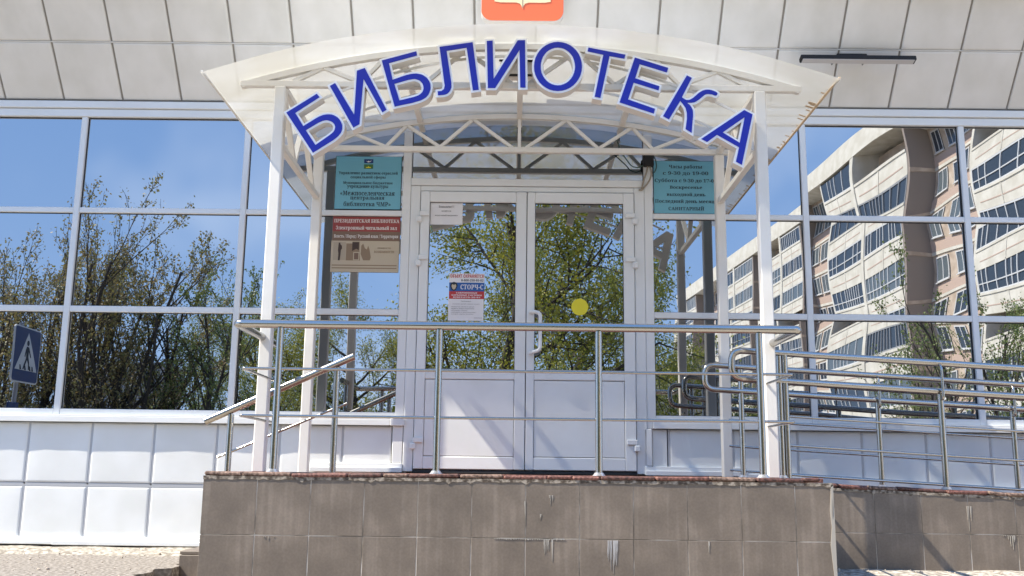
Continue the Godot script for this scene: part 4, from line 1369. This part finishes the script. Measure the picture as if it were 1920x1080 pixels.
func house() -> void:
	var H := thing("apartment_block", "nine storey cream panel apartment block mirrored in the right windows", "building", Vector3(30.6, 0, 41.0))
	H.rotation.y = -0.0848
	var y0 := -0.45
	var st := 2.72
	var top := y0 + 9 * st
	var stacks := [[-0.5, 12.6], [23.0, 35.8], [43.8, 55.5], [58.5, 70.5], [80.5, 90.0]]
	# main body, roof and parapet
	boxpart("wall", Vector3(1.8, -2.2, -9.0), Vector3(14.0, top + 0.2, 90.0), "house_beige", H, 0.0)
	boxpart("parapet", Vector3(-0.12, top, -9.1), Vector3(14.1, top + 1.5, 90.1), "house_cream", H, 0.0)
	boxpart("roof", Vector3(0.2, top + 1.5, -8.8), Vector3(13.8, top + 1.6, 89.8), "far_grey", H, 0.0)
	var hr := RandomNumberGenerator.new(); hr.seed = 21
	# shared pieces: a window of three lights (in y, z; facing -x)
	var win := MB.new(); win.span(Vector3(-0.02, 0, 0), Vector3(0.04, 1.5, 1.45), 0.0)
	var win_m := [win.mesh(M.house_glass), win.mesh(M.house_glass_pale)]
	var wf := MB.new()
	for q in [[0.0, 1.5, 0.0, 0.08], [0.0, 1.5, 1.37, 1.45], [0.0, 1.5, 0.68, 0.75]]:
		wf.span(Vector3(-0.06, q[0], q[2]), Vector3(-0.021, q[1], q[3]), 0.0)
	for q in [[0.0, 0.08], [1.42, 1.5]]:
		wf.span(Vector3(-0.055, q[0], 0.08), Vector3(-0.021, q[1], 1.37), 0.0)
	wf.span(Vector3(-0.14, -0.07, -0.05), Vector3(-0.02, -0.01, 1.5), 0.0)
	var wf_m := wf.mesh(M.house_frame)
	for si in stacks.size():
		var s: Array = stacks[si]
		var a: float = s[0]
		var z1: float = s[1]
		var mid := (a + z1) * 0.5
		# brown end wall that looks towards the library, far end wall, middle fin
		boxpart("end_wall", Vector3(0.0, -2.2, a - 0.25), Vector3(1.79, top - 0.01, a), "house_brown", H, 0.0)
		boxpart("end_wall", Vector3(0.0, -2.2, z1), Vector3(1.79, top - 0.01, z1 + 0.25), "house_cream", H, 0.0)
		boxpart("fin", Vector3(-0.10, -2.2, mid - 0.22), Vector3(1.79, top - 0.01, mid + 0.22), "house_cream", H, 0.0)
		for k in 9:
			var y := y0 + k * st
			boxpart("end_band", Vector3(-0.03, y - 0.12, a - 0.29), Vector3(1.79, y + 0.10, a - 0.251), "house_beige", H, 0.0)
			for half in 2:
				var za: float = a if half == 0 else mid + 0.22
				var zb: float = mid - 0.22 if half == 0 else z1
				# parapet of the loggia, with a scored line
				var pb := MB.new()
				pb.span(Vector3(-0.02, y - 0.16, za + 0.01), Vector3(0.10, y + 1.12, zb - 0.01), 0.0)
				pb.span(Vector3(-0.07, y + 0.98, za + 0.01), Vector3(-0.021, y + 1.12, zb - 0.01), 0.0)
				pb.span(Vector3(-0.05, y - 0.10, (za + zb) * 0.5 - 0.05), Vector3(-0.021, y + 0.95, (za + zb) * 0.5 + 0.05), 0.0)
				part("loggia_parapet", pb, "house_cream", H)
				var sb := MB.new()
				sb.span(Vector3(-0.035, y + 0.30, za + 0.5), Vector3(-0.0215, y + 0.36, zb - 0.5), 0.0)
				part("score_line", sb, "house_pink", H)
				var kind := hr.randi() % 5
				if kind == 0:
					boxpart("loggia_recess", Vector3(1.5, y + 1.12, za), Vector3(1.6, y + st - 0.16, zb), "house_beige", H, 0.0)
					boxpart("window_pane", Vector3(1.46, y + 1.2, za + 1.2), Vector3(1.49, y + 2.4, za + 2.6), "house_glass_pale", H, 0.0)
				else:
					var g := boxpart("loggia_glazing", Vector3(0.03, y + 1.12, za), Vector3(0.06, y + st - 0.16, zb), "house_glass" if kind < 4 else "house_glass_pale", H, 0.0)
					var nb := 4 + hr.randi() % 4
					var fb := MB.new()
					for i in nb + 1:
						var zz := lerpf(za + 0.05, zb - 0.05, float(i) / nb)
						fb.span(Vector3(-0.03, y + 1.12, zz - 0.035), Vector3(0.029, y + st - 0.17, zz + 0.035), 0.0)
						if i < nb and hr.randf() < 0.45:
							var zc := zz + (zb - za) / nb * 0.5
							fb.span(Vector3(-0.025, y + 1.20, zc - 0.03), Vector3(0.028, y + st - 0.2, zc + 0.03), 0.0)
					fb.span(Vector3(-0.02, y + 1.12, za), Vector3(0.0285, y + 1.20, zb), 0.0)
					if hr.randf() < 0.6:
						fb.span(Vector3(-0.02, y + st - 0.26, za), Vector3(0.0285, y + st - 0.17, zb), 0.0)
					if hr.randf() < 0.4:
						fb.span(Vector3(-0.02, y + 1.65, za), Vector3(0.0285, y + 1.71, zb), 0.0)
					part("glazing_bars", fb, "house_frame" if kind != 3 else "far_grey", g)
		# flat wall of panels next to the stack
		var nxt: float = stacks[si + 1][0] - 0.25 if si + 1 < stacks.size() else 90.0
		var fa: float = z1 + 0.25
		if nxt - fa > 2.0:
			boxpart("panel_joint", Vector3(1.74, -2.2, (fa + nxt) * 0.5 - 0.10), Vector3(1.80, top, (fa + nxt) * 0.5 + 0.10), "house_cream", H, 0.0)
			for k in 9:
				var y := y0 + k * st
				boxpart("panel_joint", Vector3(1.735, y - 0.10, fa), Vector3(1.80, y + 0.10, nxt), "house_cream", H, 0.0)
				boxpart("panel_band", Vector3(1.76, y + 0.12, fa), Vector3(1.80, y + 0.80, nxt), "house_pink", H, 0.0)
				var nw := 2 if nxt - fa < 7.0 else 4
				for i in nw:
					var zz := lerpf(fa, nxt, (i + 0.5) / nw) - 0.72
					var w := put("window_pane", win_m[hr.randi() % 2], H, Transform3D(Basis.IDENTITY, Vector3(1.765, y + 0.95, zz)))
					put("window_frame", wf_m, w)

func slab_house(label: String, at: Vector3, size: Vector3, m: String, floors: int, bays: int) -> void:
	var H := thing("far_house", label, "building", at, "")
	boxpart("wall", Vector3(-size.x / 2, -2.5, 0), Vector3(size.x / 2, size.y, size.z), m, H, 0.0)
	boxpart("roof", Vector3(-size.x / 2 - 0.3, size.y, -0.3), Vector3(size.x / 2 + 0.3, size.y + 0.5, size.z + 0.3), "far_grey", H, 0.0)
	for c in 3:
		boxpart("chimney", Vector3(-size.x * 0.3 + c * size.x * 0.28, size.y + 0.5, 2), Vector3(-size.x * 0.3 + c * size.x * 0.28 + 0.9, size.y + 2.4, 3), "house_frame", H, 0.0)
	var b := MB.new()
	b.span(Vector3(-0.7, 0, -0.06), Vector3(0.7, 1.5, 0.02), 0.0)
	var me := b.mesh(M.house_glass)
	for f in floors:
		for i in bays:
			put("window", me, H, Transform3D(Basis.IDENTITY, Vector3(lerpf(-size.x / 2 + 1.6, size.x / 2 - 1.6, float(i) / (bays - 1)), 0.2 + f * 2.9, 0)))

# one tree: limbs grown from the foot, leaves on the twigs
func grow(seed_: int, o: Dictionary) -> Array:
	var r := RandomNumberGenerator.new(); r.seed = seed_
	var wood := MB.new()
	var leaf := MB.new()
	leaf.colored = true
	var todo := []
	var H: float = o.h
	for i in o.stems:
		var a: float = TAU * i / o.stems + r.randf_range(-0.5, 0.5)
		var lean: float = o.lean * r.randf_range(0.5, 1.3) if o.stems > 1 else 0.04
		todo.append([Vector3(cos(a), 0, sin(a)) * (0.12 if o.stems > 1 else 0.0), Vector3(cos(a) * lean, 1, sin(a) * lean).normalized(), H * r.randf_range(0.8, 1.0) * o.trunk, o.r, 0])
	var spots := []
	while not todo.is_empty():
		var t: Array = todo.pop_back()
		var p: Vector3 = t[0]
		var d: Vector3 = t[1]
		var ln: float = t[2]
		var rad: float = t[3]
		var dep: int = t[4]
		var n := 7 if dep == 0 else (5 if dep == 1 else 3)
		var pts := [p]
		var q := p
		for i in n:
			d = (d + Vector3(r.randf_range(-1, 1), r.randf_range(-0.5, 0.5) + o.up, r.randf_range(-1, 1)) * o.bend).normalized()
			q += d * ln / n
			pts.append(q)
		wood.tube(pts, rad, 6 if dep == 0 else (4 if dep == 1 else 3), rad * (0.42 if dep == 0 else 0.3), false)
		if dep < o.depth:
			var kids: int = o.kids[dep]
			for i in kids:
				var f := lerpf(o.from if dep == 0 else 0.25, 1.0, (i + r.randf()) / kids)
				var idx := clampi(int(f * n), 0, n - 1)
				var base: Vector3 = pts[idx].lerp(pts[idx + 1], f * n - idx)
				var dd: Vector3 = (pts[idx + 1] - pts[idx]).normalized()
				var a := r.randf() * TAU
				var side := dd.cross(Vector3(cos(a), 0.13, sin(a))).normalized()
				var nd: Vector3 = (dd * cos(o.angle) + side * sin(o.angle) * r.randf_range(0.7, 1.2)).normalized()
				nd = (nd + Vector3.UP * o.up * 1.2).normalized()
				todo.append([base, nd, ln * o.ratio * r.randf_range(0.7, 1.15) * (1.15 - f * 0.45), maxf(rad * 0.5 * (1.0 - f * 0.5), 0.006), dep + 1])
		if dep >= o.depth - 1:
			for i in pts.size() - 1:
				spots.append([pts[i], pts[i + 1]])
	var per: int = maxi(1, int(o.leaves / maxi(1, spots.size())))
	for s in spots:
		for i in per:
			var c: Vector3 = (s[0] as Vector3).lerp(s[1], r.randf()) + Vector3(r.randfn(), r.randfn(), r.randfn()) * o.fuzz
			var u := Vector3(r.randfn(), r.randfn() - 0.3, r.randfn()).normalized()
			var w := u.cross(Vector3(r.randfn(), r.randfn(), r.randfn())).normalized()
			var sz: float = o.leaf * r.randf_range(0.6, 1.3)
			var nn := u.cross(w).normalized()
			var col: Color = (o.c0 as Color).lerp(o.c1, r.randf())
			leaf.tri(c, c + u * sz * 0.5 + w * sz * 0.32, c + u * sz, nn, nn, nn)
			leaf.tri(c, c + u * sz, c + u * sz * 0.5 - w * sz * 0.32, nn, nn, nn)
			for k in 6:
				leaf.c.append(col)
	return [wood.mesh(M.bark), leaf.mesh(M.leaf)]

func tree(called: String, label: String, category: String, px: float, far: float, made: Array, scale: float, turn: float, group: String) -> void:
	var z := far - 7.145
	var T := thing(called, label, category, Vector3(mirror_x(px, far), gy(0, z) - 0.05, z), group)
	T.rotation.y = turn
	T.scale = Vector3.ONE * scale
	put("trunk", made[0], T)
	put("crown", made[1], T)

func street() -> void:
	house()
	slab_house("grey flat roofed house far off, glimpsed between the left trees", Vector3(mirror_x(205, 170), 0, 163), Vector3(17, 17.5, 12), "far_grey", 6, 6)
	slab_house("low pale grey house with chimneys far off behind the green tree", Vector3(mirror_x(1225, 125), 0, 118), Vector3(14, 13.5, 10), "far_grey", 4, 5)
	var road := boxpart("road", Vector3(-300, -1.75, 9.2), Vector3(300, -1.585, 13.6), "asphalt", self, 0.0)
	road.set_meta("kind", "structure")
	# spring trees
	var bare := {"h": 7.5, "stems": 6, "lean": 0.32, "trunk": 0.72, "r": 0.055, "up": 0.20, "bend": 0.13, "depth": 3, "kids": [9, 6, 3, 0], "from": 0.15, "angle": 0.55, "ratio": 0.42, "leaves": 13500, "fuzz": 0.05, "leaf": 0.055, "c0": Color(0.38, 0.27, 0.14), "c1": Color(0.29, 0.29, 0.115)}
	var t1 := grow(101, bare)
	var t2 := grow(102, bare)
	var green := bare.duplicate()
	green.merge({"stems": 4, "lean": 0.20, "leaves": 8000, "c0": Color(0.20, 0.26, 0.085), "c1": Color(0.29, 0.33, 0.12), "leaf": 0.06}, true)
	var t3 := grow(103, green)
	var maple := {"h": 8.4, "stems": 1, "lean": 0.0, "trunk": 0.82, "r": 0.17, "up": 0.05, "bend": 0.19, "depth": 3, "kids": [13, 9, 6, 0], "from": 0.16, "angle": 1.0, "ratio": 0.56, "leaves": 38000, "fuzz": 0.13, "leaf": 0.062, "c0": Color(0.46, 0.41, 0.06), "c1": Color(0.22, 0.26, 0.05)}
	var t4 := grow(104, maple)
	var dark := maple.duplicate()
	dark.merge({"c0": Color(0.37, 0.37, 0.065), "c1": Color(0.16, 0.21, 0.045), "leaves": 32000}, true)
	var t5 := grow(105, dark)
	var bush := {"h": 3.6, "stems": 9, "lean": 0.55, "trunk": 0.8, "r": 0.03, "up": 0.10, "bend": 0.25, "depth": 2, "kids": [8, 5, 0], "from": 0.1, "angle": 0.9, "ratio": 0.42, "leaves": 11000, "fuzz": 0.12, "leaf": 0.075, "c0": Color(0.10, 0.105, 0.04), "c1": Color(0.16, 0.15, 0.06)}
	var b1 := grow(106, bush)
	var lush := bush.duplicate()
	lush.merge({"c0": Color(0.23, 0.24, 0.04), "c1": Color(0.11, 0.14, 0.033)}, true)
	var b2 := grow(107, lush)
	var g1 := "budding trees mirrored in the left windows"
	tree("budding_tree", "sparse budding tree at the left edge, behind the mirrored crossing sign", "tree", 5, 22.0, t2, 1.08, 0.4, g1)
	tree("budding_tree", "tall brown budding tree mirrored across the left mullion", "tree", 85, 23.5, t1, 1.22, 1.2, g1)
	tree("budding_tree", "densest brown budding tree in the large left pane", "tree", 180, 22.5, t2, 1.25, 2.6, g1)
	tree("budding_tree", "leaning brown budding tree right of the densest one", "tree", 240, 23.0, t1, 1.16, 4.1, g1)
	tree("upright_tree", "slender upright green tree in the right half of the large left pane", "tree", 392, 23.0, t3, 1.12, 0.0, g1)
	tree("upright_tree", "small green tree between the brown and the slender one", "tree", 322, 27.0, t3, 0.84, 2.0, g1)
	tree("upright_tree", "green tree mirrored beside the left front post", "tree", 480, 27.0, t3, 0.78, 3.4, g1)
	tree("round_tree", "round green tree mirrored between the two left posts", "tree", 552, 42.0, t5, 1.22, 1.0, "")
	tree("round_tree", "green leafy tree mirrored in the left side window", "tree", 715, 30.0, t4, 0.86, 2.2, "")
	tree("maple_tree", "large yellow green maple mirrored in the left door glass", "tree", 900, 21.5, t4, 1.08, 0.3, "")
	tree("maple_tree", "darker green maple mirrored in the right door glass", "tree", 1075, 25.0, t5, 1.1, 2.9, "")
	tree("maple_tree", "young maple mirrored at the right jamb of the door", "tree", 1215, 30.0, t5, 0.78, 4.4, "")
	var g2 := "shrubs mirrored along the bottom of the left windows"
	var names := ["dark shrub below the mirrored crossing sign", "dark shrub at the foot of the left mullion", "dark shrub under the densest budding tree", "dark shrub in the middle of the large left pane", "dark shrub under the slender upright tree", "dark shrub beside the left handrail"]
	for i in 6:
		tree("shrub", names[i], "shrub", [15, 95, 190, 275, 360, 440][i], 21.0 + (i % 3) * 1.5, b1, [1.05, 0.95, 1.0, 0.9, 0.85, 0.82][i], i * 1.3, g2)
	var g3 := "fresh green shrubs mirrored near the door"
	tree("shrub", "fresh green shrub low in the left side window", "shrub", 690, 19.0, b2, 0.86, 0.5, g3)
	tree("shrub", "yellow green shrub low in the left door glass", "shrub", 825, 20.0, b2, 1.05, 1.5, g3)
	tree("shrub", "yellow green shrub at the foot of the large maple", "shrub", 905, 22.0, b2, 0.98, 2.5, g3)
	tree("shrub", "green shrub low in the right door glass", "shrub", 1150, 22.0, b2, 0.90, 3.5, g3)
	tree("shrub", "green shrub mirrored behind the ramp loops", "shrub", 1245, 20.0, b2, 0.86, 4.5, g3)
	tree("shrub", "tall green shrub mirrored beside the right rear post", "shrub", 1325, 26.0, b2, 1.25, 5.5, g3)
	tree("shrub", "green shrub mirrored left of the right front post", "shrub", 1392, 26.0, b2, 1.15, 0.9, g3)
	tree("upright_tree", "thin pale green tree in front of the mirrored apartment block", "tree", 1738, 30.0, t3, 1.0, 1.1, "")
	tree("upright_tree", "taller thin tree at the right edge before the apartment block", "tree", 1862, 27.0, t3, 1.22, 5.0, "")
	far_trees(b1)
	crossing_sign()

func crossing_sign() -> void:
	var at := Vector3(mirror_x(37, 12.9), 0, 12.9 - 7.145)
	var S := thing("crossing_sign", "square blue pedestrian crossing sign mirrored at the left edge", "road sign", Vector3(at.x, -1.42, at.z))
	S.rotation.y = PI - 1.58
	var cy := 1.42 + 1.47
	var w := 0.36
	var pb := MB.new()
	pb.tube([Vector3(0.10, 0, -0.05), Vector3(0.10, 2.0, -0.05), Vector3(0.10, 3.3, -0.05)], 0.03, 12)
	part("post", pb, "galvanised", S)
	var sq := func(h: float, r: float) -> PackedVector2Array:
		var p := PackedVector2Array()
		for q in [[1, 1, 0], [-1, 1, 1], [-1, -1, 2], [1, -1, 3]]:
			for i in 5:
				var a: float = PI / 2 * (q[2] + i / 4.0)
				p.append(Vector2(q[0] * (h - r) + cos(a) * r, cy + q[1] * (h - r) + sin(a) * r))
		return p
	var b := MB.new(); b.prism(sq.call(w, 0.05), PackedVector2Array(), -0.02, 0.0)
	part("plate", b, "sign_white", S)
	var b2 := MB.new(); b2.prism(sq.call(w - 0.018, 0.04), PackedVector2Array(), 0.0005, 0.003)
	part("field", b2, "road_blue", S)
	var b3 := MB.new(); b3.prism(PackedVector2Array([Vector2(-0.30, cy - 0.20), Vector2(0.30, cy - 0.20), Vector2(0, cy + 0.29)]), PackedVector2Array(), 0.0035, 0.005)
	part("triangle", b3, "sign_white", S)
	var man := MB.new()
	var hd := PackedVector2Array()
	for i in 14:
		hd.append(Vector2(0.0 + cos(TAU * i / 14) * 0.032, cy + 0.155 + sin(TAU * i / 14) * 0.036))
	man.prism(hd, PackedVector2Array(), 0.0055, 0.007)
	man.prism(PackedVector2Array([Vector2(0.03, cy + 0.11), Vector2(0.055, cy + 0.06), Vector2(0.075, cy - 0.02), Vector2(0.055, cy - 0.03), Vector2(0.035, cy + 0.04), Vector2(0.03, cy - 0.04), Vector2(0.06, cy - 0.10), Vector2(0.10, cy - 0.185), Vector2(0.07, cy - 0.19), Vector2(0.02, cy - 0.10), Vector2(0.0, cy - 0.06), Vector2(-0.04, cy - 0.11), Vector2(-0.055, cy - 0.185), Vector2(-0.085, cy - 0.18), Vector2(-0.065, cy - 0.09), Vector2(-0.03, cy - 0.02), Vector2(-0.03, cy + 0.05), Vector2(-0.06, cy + 0.01), Vector2(-0.09, cy - 0.03), Vector2(-0.105, cy - 0.015), Vector2(-0.07, cy + 0.04), Vector2(-0.03, cy + 0.105)]), PackedVector2Array(), 0.0055, 0.007)
	for x in [-0.20, -0.13, 0.0, 0.13]:
		man.prism(PackedVector2Array([Vector2(x, cy - 0.195), Vector2(x + 0.045, cy - 0.195), Vector2(x + 0.055, cy - 0.135), Vector2(x + 0.03, cy - 0.135)]), PackedVector2Array(), 0.0055, 0.007)
	part("pedestrian", man, "ink", S)
	var sp := MB.new(); sp.span(Vector3(0.06, cy - 0.86, -0.02), Vector3(0.34, cy - 0.62, 0.0), 0.004)
	part("small_plate", sp, "road_blue", S)

func far_trees(made: Array) -> void:
	var r := RandomNumberGenerator.new(); r.seed = 55
	var mm := MultiMesh.new()
	mm.transform_format = MultiMesh.TRANSFORM_3D
	mm.mesh = made[1]
	mm.instance_count = 70
	for i in 70:
		var x := lerpf(-95.0, 18.0, i / 69.0) + r.randf_range(-1.0, 1.0)
		var s := r.randf_range(1.5, 2.3)
		mm.set_instance_transform(i, Transform3D(Basis(Vector3.UP, r.randf() * TAU).scaled(Vector3(s * 1.2, s, s * 1.2)), Vector3(x, -1.65, r.randf_range(66.0, 78.0))))
	var o := MultiMeshInstance3D.new()
	o.name = "distant_trees"
	o.multimesh = mm
	tag(o, "belt of distant trees low behind the mirrored street", "trees")
	o.set_meta("kind", "stuff")
	add_child(o)
